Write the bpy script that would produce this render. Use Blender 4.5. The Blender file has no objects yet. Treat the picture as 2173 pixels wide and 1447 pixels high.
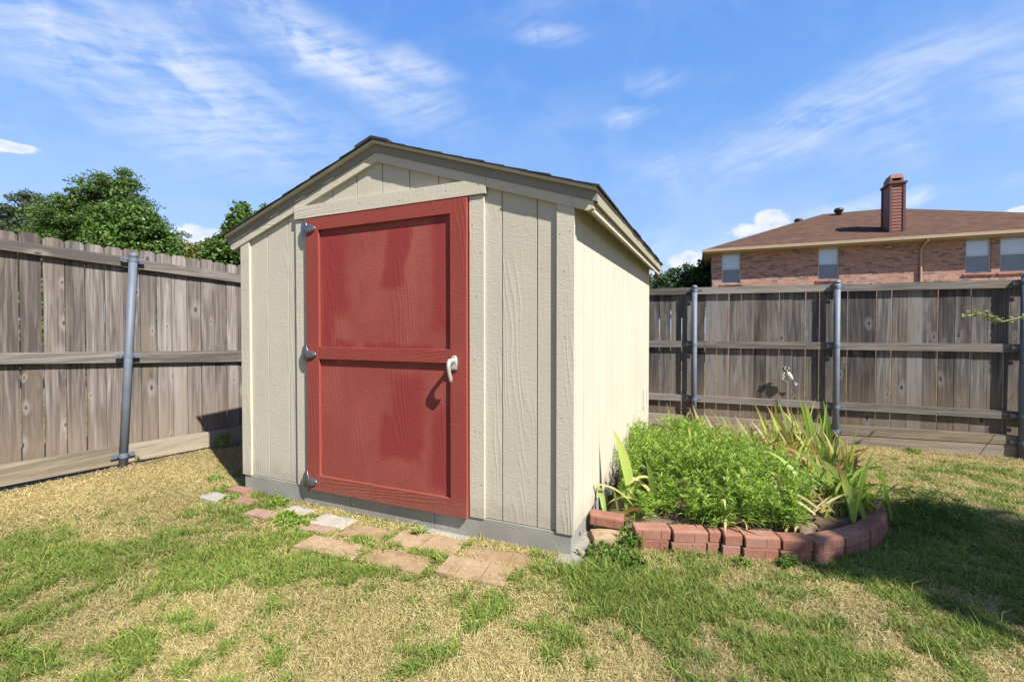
import bpy, math, random
import numpy as np
from mathutils import Vector, Matrix

R = math.radians
C = bpy.context.scene.collection
scene = bpy.context.scene
rng = np.random.default_rng(7)

# ------------------------------------------------------------------ camera, sky, sun
EYE = 1.19
cam_d = bpy.data.cameras.new('camera')
cam = bpy.data.objects.new('camera', cam_d)
C.objects.link(cam)
cam.location = (0, 0, EYE)
cam.rotation_euler = (R(90) - 0.018, 0, 0)
cam_d.sensor_width = 36
cam_d.lens = 36 * 961.7 / 2173
cam_d.clip_start = 0.05
cam_d.clip_end = 2000
scene.camera = cam
scene.view_settings.view_transform = 'Standard'
scene.view_settings.look = 'None'
scene.view_settings.exposure = 1.12
scene.view_settings.gamma = 1
scene.cycles.max_bounces = 6
scene.cycles.diffuse_bounces = 3
scene.cycles.transparent_max_bounces = 8
scene.render.film_transparent = False

SUN_TO = Vector((0.66, -0.751, 1.03)).normalized()
sun_d = bpy.data.lights.new('sun', 'SUN')
sun_d.energy = 5.0
sun_d.angle = R(0.53)
sun_d.color = (1.0, 0.955, 0.885)
sun = bpy.data.objects.new('sun', sun_d)
C.objects.link(sun)
sun.rotation_euler = SUN_TO.to_track_quat('Z', 'Y').to_euler()
sun.location = (20, -20, 30)


class NT:
    """small node-tree helper"""
    def __init__(s, tree):
        s.t = tree
        s.n = tree.nodes
        s.l = tree.links

    def new(s, typ, **kw):
        nd = s.n.new(typ)
        for k, v in kw.items():
            setattr(nd, k, v)
        return nd

    def put(s, sock, v):
        if isinstance(v, bpy.types.NodeSocket):
            s.l.new(v, sock)
        else:
            sock.default_value = v

    def m(s, op, a, b=None, c=None, clamp=False):
        nd = s.new('ShaderNodeMath', operation=op, use_clamp=clamp)
        s.put(nd.inputs[0], a)
        if b is not None:
            s.put(nd.inputs[1], b)
        if c is not None:
            s.put(nd.inputs[2], c)
        return nd.outputs[0]

    def smooth(s, v, a, b):
        nd = s.new('ShaderNodeMapRange', interpolation_type='SMOOTHSTEP')
        s.put(nd.inputs[0], v)
        nd.inputs[1].default_value = a
        nd.inputs[2].default_value = b
        return nd.outputs[0]

    def noise(s, vec, scale, detail=4, rough=0.55, dist=0.0):
        nd = s.new('ShaderNodeTexNoise')
        s.l.new(vec, nd.inputs['Vector'])
        nd.inputs['Scale'].default_value = scale
        nd.inputs['Detail'].default_value = detail
        nd.inputs['Roughness'].default_value = rough
        nd.inputs['Distortion'].default_value = dist
        return nd.outputs['Fac']

    def mapv(s, vec, scale=(1, 1, 1), loc=(0, 0, 0), rot=(0, 0, 0)):
        nd = s.new('ShaderNodeMapping')
        s.l.new(vec, nd.inputs[0])
        nd.inputs[1].default_value = loc
        nd.inputs[2].default_value = rot
        nd.inputs[3].default_value = scale
        return nd.outputs[0]

    def mix(s, f, a, b, blend='MIX'):
        nd = s.new('ShaderNodeMix', data_type='RGBA', blend_type=blend)
        s.put(nd.inputs[0], f)
        s.put(nd.inputs[6], a if isinstance(a, bpy.types.NodeSocket) else (*a, 1))
        s.put(nd.inputs[7], b if isinstance(b, bpy.types.NodeSocket) else (*b, 1))
        return nd.outputs[2]

    def ramp(s, f, stops):
        nd = s.new('ShaderNodeValToRGB')
        s.put(nd.inputs[0], f)
        e = nd.color_ramp.elements
        while len(e) < len(stops):
            e.new(0.5)
        for el, (p, c) in zip(e, stops):
            el.position = p
            el.color = (*c, 1)
        return nd.outputs[0]

    def bump(s, h, strength, dist=0.01, normal=None):
        nd = s.new('ShaderNodeBump')
        nd.inputs['Strength'].default_value = strength
        nd.inputs['Distance'].default_value = dist
        s.l.new(h, nd.inputs['Height'])
        if normal is not None:
            s.l.new(normal, nd.inputs['Normal'])
        return nd.outputs[0]


# ---- sky: Nishita plus cloud cover laid out by compass direction and height, with brightening added ahead of the camera
world = bpy.data.worlds.new('World')
scene.world = world
world.use_nodes = True
w = NT(world.node_tree)
for nd in list(w.n):
    w.n.remove(nd)
sky = w.new('ShaderNodeTexSky', sky_type='NISHITA', sun_disc=False)
sky.sun_elevation = R(46.4)
sky.sun_rotation = R(138.7)
sky.altitude = 150
sky.air_density = 1.0
sky.dust_density = 0.4
sky.ozone_density = 1.1
tc = w.new('ShaderNodeTexCoord')
sep = w.new('ShaderNodeSeparateXYZ')
w.l.new(tc.outputs['Generated'], sep.inputs[0])
az = w.m('MULTIPLY', w.m('ARCTAN2', sep.outputs[0], sep.outputs[1]), 57.29578)
el = w.m('MULTIPLY', w.m('ARCSINE', sep.outputs[2]), 57.29578)
comb = w.new('ShaderNodeCombineXYZ')
w.l.new(az, comb.inputs[0])
w.l.new(el, comb.inputs[1])
ae = comb.outputs[0]
warp = w.new('ShaderNodeTexNoise')
w.l.new(ae, warp.inputs[0])
warp.inputs['Scale'].default_value = 0.09
warp.inputs['Detail'].default_value = 3
wsub = w.new('ShaderNodeVectorMath', operation='SUBTRACT')
w.l.new(warp.outputs['Color'], wsub.inputs[0])
wsub.inputs[1].default_value = (0.5, 0.5, 0.5)
wsc = w.new('ShaderNodeVectorMath', operation='SCALE')
w.l.new(wsub.outputs[0], wsc.inputs[0])
wsc.inputs['Scale'].default_value = 3.5
wad = w.new('ShaderNodeVectorMath', operation='ADD')
w.l.new(ae, wad.inputs[0])
w.l.new(wsc.outputs[0], wad.inputs[1])
aew = wad.outputs[0]


def band(a0, e0, la, le, rot, p=1.0, vec=aew):
    """soft ellipse in (azimuth, elevation) degrees, long axis turned by rot"""
    sh = w.new('ShaderNodeVectorMath', operation='SUBTRACT')
    w.l.new(vec, sh.inputs[0])
    sh.inputs[1].default_value = (a0, e0, 0)
    mp = w.mapv(sh.outputs[0], (1, 1, 1), (0, 0, 0), (0, 0, -R(rot)))
    mp = w.mapv(mp, (1 / la, 1 / le, 1))
    ln = w.new('ShaderNodeVectorMath', operation='LENGTH')
    w.l.new(mp, ln.inputs[0])
    return w.m('MULTIPLY', w.smooth(ln.outputs['Value'], 1.0, 0.0), p)


cirrus = None
for b in ((-38, 24, 27, 9.5, -14, 1.0), (-22, 29.5, 25, 5.0, -17, 1.0), (-12.5, 29.5, 9, 2.6, -6, 0.8),
          (-37, 20.5, 15, 2.6, -6, 0.75), (-40, 31, 22, 6, -10, 0.5), (4.6, 33.3, 6.5, 1.5, -2, 0.75), (19.5, 27.6, 8, 2.0, -10, 0.7),
          (15, 24.9, 5.5, 1.6, 4, 0.7), (36, 21.5, 28, 4.6, 17, 0.65), (46, 20, 18, 7.0, 15, 0.5), (41, 12.2, 15, 1.5, 3, 0.8),
          (20, 19, 14, 3.6, 14, 0.4), (-31, 17, 14, 2.2, 0, 0.30), (20, 10, 20, 3.0, 2, 0.35), (8, 36, 20, 2, 8, 0.25)):
    v = band(*b)
    cirrus = v if cirrus is None else w.m('MAXIMUM', cirrus, v)
stv = w.mapv(w.mapv(aew, rot=(0, 0, R(12))), (0.035, 0.22, 1))
streak = w.noise(stv, 1.6, 6, 0.58, 0.15)
fine = w.noise(w.mapv(w.mapv(aew, rot=(0, 0, R(-14))), (0.085, 1.1, 1)), 1.1, 7, 0.62, 0.0)
st = w.m('ADD', w.m('MULTIPLY', streak, 0.55), w.m('MULTIPLY', fine, 0.45))
cir = w.m('MULTIPLY', cirrus, w.smooth(st, 0.30, 0.66))
front = w.m('MULTIPLY', w.smooth(az, -95, -60), w.smooth(az, 95, 60))  # thin cloud and brightening added only ahead; unseen rear sky darker for less fill
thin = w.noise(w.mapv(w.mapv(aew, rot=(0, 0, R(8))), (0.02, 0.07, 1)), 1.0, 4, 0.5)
added_veil = w.m('MULTIPLY', w.m('MULTIPLY', w.smooth(thin, 0.40, 0.75), 0.16), front)
cir = w.m('ADD', w.m('MULTIPLY', cir, w.m('SUBTRACT', 1.0, added_veil)), added_veil)
# small cumulus heads low over the horizon
cum = None
lump = w.noise(ae, 0.55, 6, 0.6)
for b in ((29.3, 12.2, 3.2, 2.0, 0, 1), (27.6, 11.4, 4.0, 1.3, 0, 1), (21.2, 8.3, 4.6, 2.2, 8, 1), (16, 6.6, 6, 1.6, 0, 1), (-34.5, 9.6, 4.2, 2.6, 0, 1),
          (-37.5, 8.6, 5, 1.6, 0, 1), (-47.6, 15.3, 2.6, 0.75, 3, 1), (48.6, 10.0, 2.6, 0.9, 0, 1), (-29.5, 12.2, 2.6, 1.0, 8, 1)):
    v = band(*b, vec=ae)
    cum = v if cum is None else w.m('MAXIMUM', cum, v)
cumm = w.smooth(w.m('ADD', cum, w.m('MULTIPLY', w.m('SUBTRACT', lump, 0.5), 1.5)), 0.28, 0.62)
cumm = w.m('MULTIPLY', cumm, w.smooth(cum, 0.02, 0.25))
skyc = w.new('ShaderNodeHueSaturation')
w.l.new(sky.outputs[0], skyc.inputs['Color'])
skyc.inputs['Saturation'].default_value = 1.12
skyt = w.mix(1.0, skyc.outputs[0], (1.12, 1.10, 1.30), 'MULTIPLY')
added_sky_ramp = w.ramp(w.m('DIVIDE', el, 45.0), [(0.0, (0.46, 0.66, 0.96)), (0.25, (0.33, 0.56, 0.95)), (0.55, (0.18, 0.41, 0.90)), (0.95, (0.105, 0.30, 0.84))])
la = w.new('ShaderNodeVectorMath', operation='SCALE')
w.l.new(added_sky_ramp, la.inputs[0])
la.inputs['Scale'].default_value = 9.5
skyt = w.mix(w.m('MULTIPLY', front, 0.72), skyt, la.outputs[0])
c1 = w.mix(w.m('MULTIPLY', cir, 0.85), skyt, (7.5, 7.9, 8.5))
cshade = w.ramp(w.noise(w.mapv(ae, (1, 1.6, 1), (3, 1, 0)), 0.5, 5, 0.6), [(0.35, (0.66, 0.74, 0.86)), (0.6, (0.93, 0.95, 0.98))])
csc = w.new('ShaderNodeVectorMath', operation='SCALE')
w.l.new(cshade, csc.inputs[0])
csc.inputs['Scale'].default_value = 8.6
c2 = w.mix(w.m('MULTIPLY', cumm, 0.85), c1, csc.outputs[0])
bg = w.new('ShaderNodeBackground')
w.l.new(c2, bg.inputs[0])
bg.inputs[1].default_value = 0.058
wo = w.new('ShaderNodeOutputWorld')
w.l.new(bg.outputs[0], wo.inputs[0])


# ------------------------------------------------------------------ helpers
def tag(o, label=None, cat=None, group=None, kind=None):
    if label: o['label'] = label
    if cat: o['category'] = cat
    if group: o['group'] = group
    if kind: o['kind'] = kind
    return o


def empty(name, loc=(0, 0, 0), rz=0, **kw):
    o = bpy.data.objects.new(name, None)
    o.empty_display_size = 0.1
    C.objects.link(o)
    o.location = loc
    o.rotation_euler = (0, 0, rz)
    return tag(o, **kw)


class MB:
    """collects faces; build() links them as one mesh object"""
    def __init__(s):
        s.v, s.f, s.mi, s.col = [], [], [], []

    def add(s, verts, faces, mi=0, col=(0.5, 0.5, 0.5)):
        k = len(s.v)
        s.v += [tuple(p) for p in verts]
        s.f += [tuple(i + k for i in f) for f in faces]
        s.mi += [mi] * len(faces)
        s.col += [col] * len(verts)
        return s

    def hexa(s, p, mi=0, col=(0.5, 0.5, 0.5)):
        """8 corners: bottom ring 0-3 ccw, top ring 4-7"""
        return s.add(p, [(3, 2, 1, 0), (4, 5, 6, 7), (0, 1, 5, 4), (1, 2, 6, 5), (2, 3, 7, 6), (3, 0, 4, 7)], mi, col)

    def box(s, x0, x1, y0, y1, z0, z1, mi=0, col=(0.5, 0.5, 0.5)):
        return s.hexa([(x0, y0, z0), (x1, y0, z0), (x1, y1, z0), (x0, y1, z0), (x0, y0, z1), (x1, y0, z1), (x1, y1, z1), (x0, y1, z1)], mi, col)

    def bbox(s, x0, x1, y0, y1, z0, z1, b=0.004, mi=0, col=(0.5, 0.5, 0.5), M=None):
        """box with chamfered edges"""
        import bmesh
        bm = bmesh.new()
        bmesh.ops.create_cube(bm, size=1)
        for v in bm.verts:
            v.co = ((x0 + x1) / 2 + v.co.x * (x1 - x0), (y0 + y1) / 2 + v.co.y * (y1 - y0), (z0 + z1) / 2 + v.co.z * (z1 - z0))
        bmesh.ops.bevel(bm, geom=bm.edges[:], offset=b, segments=2, affect='EDGES', profile=0.6)
        if M is not None:
            bm.transform(M)
        vs = [tuple(v.co) for v in bm.verts]
        fs = [tuple(v.index for v in f.verts) for f in bm.faces]
        bm.free()
        return s.add(vs, fs, mi, col)

    def prism_y(s, poly, y0, y1, mi=0, col=(0.5, 0.5, 0.5)):
        """polygon in (x,z), counter-clockwise seen from -y, extruded along y"""
        n = len(poly)
        vs = [(x, y0, z) for x, z in poly] + [(x, y1, z) for x, z in poly]
        fs = [tuple(range(n)), tuple(range(2 * n - 1, n - 1, -1))]
        for i in range(n):
            j = (i + 1) % n
            fs.append((j, i, i + n, j + n))
        return s.add(vs, fs, mi, col)

    def prism_x(s, poly, x0, x1, mi=0, col=(0.5, 0.5, 0.5)):
        """polygon in (y,z) extruded along x"""
        n = len(poly)
        vs = [(x0, y, z) for y, z in poly] + [(x1, y, z) for y, z in poly]
        fs = [tuple(range(n - 1, -1, -1)), tuple(range(n, 2 * n))]
        for i in range(n):
            j = (i + 1) % n
            fs.append((i, j, j + n, i + n))
        return s.add(vs, fs, mi, col)

    def prism_z(s, poly, z0, z1, mi=0, col=(0.5, 0.5, 0.5)):
        n = len(poly)
        vs = [(x, y, z0) for x, y in poly] + [(x, y, z1) for x, y in poly]
        fs = [tuple(range(n - 1, -1, -1)), tuple(range(n, 2 * n))]
        for i in range(n):
            j = (i + 1) % n
            fs.append((i, j, j + n, i + n))
        return s.add(vs, fs, mi, col)

    def tube(s, pts, rad, n=10, mi=0, col=(0.5, 0.5, 0.5), cap=True, flat=1.0):
        pts = [Vector(p) for p in pts]
        if not hasattr(rad, '__len__'):
            rad = [rad] * len(pts)
        vs, fs = [], []
        up = None
        for i, p in enumerate(pts):
            d = (pts[min(i + 1, len(pts) - 1)] - pts[max(i - 1, 0)]).normalized()
            if up is None:
                up = d.orthogonal().normalized()
            else:
                up = (up - d * up.dot(d)).normalized()
            sd = d.cross(up)
            for k in range(n):
                a = 2 * math.pi * k / n
                vs.append(p + (up * math.cos(a) * flat + sd * math.sin(a)) * rad[i])
        for i in range(len(pts) - 1):
            for k in range(n):
                a, b = i * n + k, i * n + (k + 1) % n
                fs.append((a, b, b + n, a + n))
        if cap:
            fs.append(tuple(range(n - 1, -1, -1)))
            fs.append(tuple(range((len(pts) - 1) * n, len(pts) * n)))
        return s.add(vs, fs, mi, col)

    def lathe(s, prof, M=None, n=20, mi=0, col=(0.5, 0.5, 0.5), sx=1, sy=1):
        """prof = (r, z) pairs"""
        vs, fs = [], []
        for r, z in prof:
            for k in range(n):
                a = 2 * math.pi * k / n
                p = Vector((r * math.cos(a) * sx, r * math.sin(a) * sy, z))
                vs.append(M @ p if M is not None else p)
        for i in range(len(prof) - 1):
            for k in range(n):
                a, b = i * n + k, i * n + (k + 1) % n
                fs.append((a, b, b + n, a + n))
        fs.append(tuple(range(n - 1, -1, -1)))
        fs.append(tuple(range((len(prof) - 1) * n, len(prof) * n)))
        return s.add(vs, fs, mi, col)

    def build(s, name, mats, parent=None, smooth=False, loc=None):
        me = bpy.data.meshes.new(name)
        me.from_pydata(s.v, [], s.f)
        if not isinstance(mats, (list, tuple)):
            mats = [mats]
        for m_ in mats:
            me.materials.append(m_)
        me.polygons.foreach_set('material_index', s.mi)
        a = me.color_attributes.new('Col', 'FLOAT_COLOR', 'POINT')
        cc = np.ones((len(s.v), 4), np.float32)
        cc[:, :3] = np.array(s.col, np.float32)
        a.data.foreach_set('color', cc.ravel())
        if smooth:
            me.polygons.foreach_set('use_smooth', [True] * len(me.polygons))
        me.update()
        o = bpy.data.objects.new(name, me)
        C.objects.link(o)
        if parent is not None:
            o.parent = parent
        if loc is not None:
            o.location = loc
        return o


def raw_mesh(name, V, quads, tris, col, mat, parent=None):
    """numpy arrays to a mesh object"""
    me = bpy.data.meshes.new(name)
    nq, nt = len(quads), len(tris)
    me.vertices.add(len(V))
    me.vertices.foreach_set('co', V.astype(np.float32).ravel())
    me.loops.add(nq * 4 + nt * 3)
    li = np.concatenate([np.asarray(quads, np.int32).ravel(), np.asarray(tris, np.int32).ravel()]) if nt else np.asarray(quads, np.int32).ravel()
    me.loops.foreach_set('vertex_index', li)
    me.polygons.add(nq + nt)
    starts = np.concatenate([np.arange(nq) * 4, nq * 4 + np.arange(nt) * 3]).astype(np.int32)
    me.polygons.foreach_set('loop_start', starts)
    me.update(calc_edges=True)
    a = me.color_attributes.new('Col', 'FLOAT_COLOR', 'POINT')
    cc = np.ones((len(V), 4), np.float32)
    cc[:, :3] = col
    a.data.foreach_set('color', cc.ravel())
    me.materials.append(mat)
    me.validate()
    o = bpy.data.objects.new(name, me)
    C.objects.link(o)
    if parent is not None:
        o.parent = parent
    return o


def vnoise(x, y, seed=0):
    """smooth value noise for numpy arrays"""
    xi, yi = np.floor(x).astype(np.int64), np.floor(y).astype(np.int64)
    xf, yf = x - xi, y - yi
    xf, yf = xf * xf * (3 - 2 * xf), yf * yf * (3 - 2 * yf)

    def h(a, b):
        n = (a * 374761393 + b * 668265263 + seed * 974634777) & 0xffffffff
        n = ((n ^ (n >> 13)) * 1274126177) & 0xffffffff
        return ((n ^ (n >> 16)) & 0xffff) / 65535.0
    a, b, c, d = h(xi, yi), h(xi + 1, yi), h(xi, yi + 1), h(xi + 1, yi + 1)
    return (a * (1 - xf) + b * xf) * (1 - yf) + (c * (1 - xf) + d * xf) * yf


def fbm(x, y, s, seed=0, oct=4):
    t, a, n = 0, 0.5, 0
    for i in range(oct):
        t = t + a * vnoise(x * s + 13.7 * i, y * s - 7.1 * i, seed + i)
        n += a
        a *= 0.5
        s *= 2.03
    return t / n


def sstep(a, b, x):
    t = np.clip((x - a) / (b - a), 0, 1)
    return t * t * (3 - 2 * t)


# ------------------------------------------------------------------ materials
KA = 0.68


def mat(name):
    m_ = bpy.data.materials.new(name)
    m_.use_nodes = True
    t = NT(m_.node_tree)
    b = t.n['Principled BSDF']
    return m_, t, b


def simple(name, col, rough=0.7, metal=0.0, nscale=30, var=0.12, bump=0.2, bdist=0.002, spec=0.5):
    m_, t, b = mat(name)
    if metal < 0.4:
        col = tuple(c * KA for c in col)
    oc = t.new('ShaderNodeTexCoord').outputs['Object']
    n = t.noise(oc, nscale, 5)
    lo = tuple(c * (1 - var) for c in col)
    hi = tuple(min(1, c * (1 + var)) for c in col)
    t.l.new(t.ramp(n, [(0.3, lo), (0.7, hi)]), b.inputs['Base Color'])
    b.inputs['Roughness'].default_value = rough
    b.inputs['Metallic'].default_value = metal
    b.inputs['Specular IOR Level'].default_value = spec
    if bump:
        t.l.new(t.bump(t.noise(oc, nscale * 3, 4), bump, bdist), b.inputs['Normal'])
    return m_


def painted_wood(name, col, axis='z', patches=None, seed=0.0, strength=0.55):
    """embossed wood-grain siding or trim under paint; axis = direction of the grain"""
    m_, t, b = mat(name)
    col = tuple(c * KA for c in col)
    oc = t.new('ShaderNodeTexCoord').outputs['Object']
    at = t.new('ShaderNodeVertexColor', layer_name='Col')
    sc = t.new('ShaderNodeVectorMath', operation='SCALE')
    t.l.new(at.outputs[0], sc.inputs[0])
    sc.inputs['Scale'].default_value = 7.3
    ad = t.new('ShaderNodeVectorMath', operation='ADD')
    t.l.new(oc, ad.inputs[0])
    t.l.new(sc.outputs[0], ad.inputs[1])
    v = t.mapv(ad.outputs[0], loc=(seed, seed * 2, seed))
    if axis == 'x':
        v = t.mapv(v, rot=(0, R(90), 0))
    elif axis == 'y':
        v = t.mapv(v, rot=(R(90), 0, 0))
    g = t.mapv(v, (1, 1, 0.11))
    wv = t.new('ShaderNodeTexWave', wave_type='BANDS', bands_direction='DIAGONAL')
    t.l.new(g, wv.inputs[0])
    wv.inputs['Scale'].default_value = 19
    wv.inputs['Distortion'].default_value = 16
    wv.inputs['Detail'].default_value = 2.5
    wv.inputs['Detail Scale'].default_value = 0.55
    wv.inputs['Detail Roughness'].default_value = 0.45
    mask = t.smooth(t.noise(t.mapv(v, (5, 5, 0.9)), 1, 2), 0.47, 0.63)
    cross = t.noise(t.mapv(v, (34, 34, 95)), 1, 4, 0.65, 0.4)
    fibre = t.noise(t.mapv(v, (160, 160, 12)), 1, 3)
    ridge = t.m('POWER', wv.outputs['Fac'], 3.0)
    h = t.m('ADD', t.m('MULTIPLY', t.m('MULTIPLY', ridge, mask), 0.55), t.m('MULTIPLY', cross, 1.15))
    h = t.m('ADD', h, t.m('MULTIPLY', fibre, 0.35))
    t.l.new(t.bump(h, strength, 0.0026), b.inputs['Normal'])
    var = t.noise(v, 1.7, 5, 0.6)
    lo = tuple(c * 0.93 for c in col)
    hi = tuple(min(1, c * 1.05) for c in col)
    c = t.ramp(var, [(0.3, lo), (0.7, hi)])
    c = t.mix(t.m('MULTIPLY', t.m('SUBTRACT', 1.0, cross), 0.22), c, tuple(k * 0.72 for k in col))
    gr_ = t.smooth(t.noise(t.mapv(oc, (3.2, 3.2, 0.8), (seed, 1, 2)), 1, 6, 0.65), 0.52, 0.78)
    c = t.mix(t.m('MULTIPLY', gr_, 0.16), c, tuple(k * q for k, q in zip(col, (0.62, 0.58, 0.50))))
    zz_ = t.new('ShaderNodeSeparateXYZ')
    t.l.new(oc, zz_.inputs[0])
    sp_ = t.m('ADD', zz_.outputs[2], t.m('MULTIPLY', t.noise(oc, 9, 6, 0.75), -0.34))
    c = t.mix(t.m('MULTIPLY', t.smooth(sp_, 0.12, -0.06), 0.30), c, (0.17, 0.125, 0.08))
    if patches:
        c = patches(t, oc, c)
    t.l.new(c, b.inputs['Base Color'])
    b.inputs['Roughness'].default_value = 0.8
    b.inputs['Specular IOR Level'].default_value = 0.18
    return m_


CREAM = (0.665, 0.615, 0.485)
M_side = painted_wood('cream_siding', CREAM, 'z')
M_trimv = painted_wood('cream_trim_upright', (0.68, 0.628, 0.495), 'z', seed=3.1, strength=0.7)
M_trimx = painted_wood('cream_trim_level', (0.68, 0.628, 0.495), 'x', seed=5.7, strength=0.7)
M_khakix = painted_wood('khaki_trim_level', (0.31, 0.295, 0.25), 'x', seed=6.1, strength=0.5)
M_khakiy = painted_wood('khaki_trim_eave', (0.40, 0.37, 0.26), 'y', seed=8.1, strength=0.3)
M_trimy = painted_wood('cream_trim_eave', (0.68, 0.628, 0.495), 'y', seed=9.1, strength=0.35)
M_nail = simple('dark_nail', (0.03, 0.028, 0.025), 0.6, 0.3, bump=0)
M_dark = simple('dark_gap', (0.012, 0.012, 0.012), 0.9, bump=0)  # near-black colour put in for the shade inside openings
RED = (0.365, 0.082, 0.062)
RED_D = (0.215, 0.032, 0.030)


def door_patches(t, oc, c):
    """darker touch-up paint marks of their own shape on the faded red"""
    sp = t.new('ShaderNodeSeparateXYZ')
    wn = t.new('ShaderNodeTexNoise')
    t.l.new(oc, wn.inputs[0])
    wn.inputs['Scale'].default_value = 9
    wn.inputs['Detail'].default_value = 4
    sb = t.new('ShaderNodeVectorMath', operation='SUBTRACT')
    t.l.new(wn.outputs['Color'], sb.inputs[0])
    sb.inputs[1].default_value = (0.5, 0.5, 0.5)
    s2 = t.new('ShaderNodeVectorMath', operation='SCALE')
    t.l.new(sb.outputs[0], s2.inputs[0])
    s2.inputs['Scale'].default_value = 0.09
    a2 = t.new('ShaderNodeVectorMath', operation='ADD')
    t.l.new(oc, a2.inputs[0])
    t.l.new(s2.outputs[0], a2.inputs[1])
    t.l.new(a2.outputs[0], sp.inputs[0])
    x, z = sp.outputs[0], sp.outputs[2]

    def patch(x0, x1, z0, z1, soft, skew=0.0):
        xs = t.m('SUBTRACT', x, t.m('MULTIPLY', t.m('SUBTRACT', z, (z0 + z1) / 2), skew))
        a = t.m('MULTIPLY', t.smooth(xs, x0 - soft, x0 + soft), t.smooth(xs, x1 + soft, x1 - soft))
        d = t.m('MULTIPLY', t.smooth(z, z0 - soft, z0 + soft), t.smooth(z, z1 + soft, z1 - soft))
        return t.m('MULTIPLY', a, d)
    ps = [patch(0.055, 0.235, 1.46, 1.83, 0.022, 0.22), patch(0.02, 0.34, 0.40, 0.68, 0.035, 0.1), patch(0.10, 0.36, 0.60, 0.93, 0.05, 0.0),
          patch(-0.46, -0.24, 1.30, 1.86, 0.06, -0.1), patch(-0.46, -0.36, 0.98, 1.6, 0.05), patch(-0.36, -0.20, 1.075, 1.14, 0.03),
          patch(0.42, 0.53, 1.2, 1.9, 0.04), patch(-0.1, 0.42, 1.075, 1.12, 0.02), patch(0.40, 0.53, 0.25, 0.75, 0.05)]
    mk = ps[0]
    for q in ps[1:]:
        mk = t.m('MAXIMUM', mk, q)
    fade = t.smooth(t.noise(t.mapv(oc, (1, 1, 0.6)), 2.4, 5, 0.6), 0.40, 0.72)
    c = t.mix(t.m('MULTIPLY', fade, 0.5), c, (0.33, 0.095, 0.07))
    return t.mix(t.m('MULTIPLY', mk, 0.95), c, RED_D)


M_door = painted_wood('faded_red_paint', RED, 'z', door_patches, 1.3)
M_stile = painted_wood('red_paint_upright', (0.35, 0.072, 0.055), 'z', seed=2.2, strength=0.7)
M_rail = painted_wood('red_paint_level', (0.35, 0.072, 0.055), 'x', seed=4.2, strength=0.8)
M_steel = simple('galvanised_steel', (0.41, 0.40, 0.36), 0.6, 0.25, 3, 0.22, 0.15, 0.002)
M_hinge = simple('cast_hinge_metal', (0.20, 0.21, 0.24), 0.33, 0.8, 40, 0.15, 0.15, 0.001)
M_handle = simple('satin_handle_metal', (0.62, 0.62, 0.60), 0.38, 0.65, 60, 0.1, 0.1, 0.001)
M_post = simple('galvanised_post', (0.165, 0.20, 0.25), 0.62, 0.15, 6, 0.18, 0.12, 0.001)
M_conc = simple('pale_concrete', (0.33, 0.30, 0.25), 0.9, 0, 25, 0.2, 0.6, 0.004)
M_shingle = simple('charcoal_shingle', (0.035, 0.037, 0.045), 0.95, 0, 90, 0.5, 0.9, 0.004)


def granular(name, cols, nscale=6, stain=(0.28, 0.22, 0.14), st=0.4):
    m_, t, b = mat(name)
    cols = [tuple(k * KA for k in q) for q in cols]
    stain = tuple(k * KA for k in stain)
    oi = t.new('ShaderNodeObjectInfo')
    ov = t.new('ShaderNodeVectorMath', operation='SCALE')
    t.l.new(oi.outputs['Location'], ov.inputs[0])
    ov.inputs['Scale'].default_value = 1.7
    oa = t.new('ShaderNodeVectorMath', operation='ADD')
    t.l.new(t.new('ShaderNodeTexCoord').outputs['Object'], oa.inputs[0])
    t.l.new(ov.outputs[0], oa.inputs[1])
    oc = oa.outputs[0]
    n = t.noise(oc, nscale, 6, 0.6)
    n = t.m('ADD', n, t.m('MULTIPLY', t.m('SUBTRACT', oi.outputs['Random'], 0.5), 0.35))
    c = t.ramp(n, [(0.25, cols[0]), (0.5, cols[1]), (0.75, cols[2])])
    gr = t.noise(oc, 220, 2)
    c = t.mix(t.m('MULTIPLY', t.smooth(gr, 0.55, 0.75), 0.5), c, tuple(k * 1.35 for k in cols[2]))
    c = t.mix(t.m('MULTIPLY', t.smooth(gr, 0.42, 0.28), 0.5), c, tuple(k * 0.45 for k in cols[0]))
    c = t.mix(t.m('MULTIPLY', t.smooth(t.noise(oc, 11, 5, 0.65), 0.5, 0.72), st), c, stain)
    t.l.new(c, b.inputs['Base Color'])
    b.inputs['Roughness'].default_value = 0.93
    b.inputs['Specular IOR Level'].default_value = 0.2
    h = t.m('ADD', t.m('MULTIPLY', gr, 0.4), t.noise(oc, 40, 5))
    t.l.new(t.bump(h, 0.7, 0.004), b.inputs['Normal'])
    return m_


M_redblock = granular('red_concrete_block', ((0.27, 0.115, 0.075), (0.35, 0.160, 0.110), (0.43, 0.235, 0.175)))
M_blockjoint = simple('dark_red_joint', (0.12, 0.05, 0.035), 0.95, bump=0)
M_pinkbrick = granular('worn_pink_brick', ((0.28, 0.155, 0.11), (0.36, 0.215, 0.16), (0.43, 0.29, 0.225)))
M_paver = granular('tan_paver', ((0.32, 0.215, 0.12), (0.42, 0.295, 0.17), (0.49, 0.36, 0.225)), 9, (0.20, 0.15, 0.085), 0.65)
M_joint = simple('sandy_joint', (0.22, 0.15, 0.085), 0.95, bump=0.3)
M_slab = granular('white_slab', ((0.38, 0.355, 0.30), (0.46, 0.43, 0.36), (0.53, 0.50, 0.42)), 9, (0.45, 0.38, 0.28), 0.3)
M_greyslab = granular('grey_slab', ((0.36, 0.34, 0.30), (0.43, 0.41, 0.36), (0.5, 0.47, 0.42)), 9)


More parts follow.
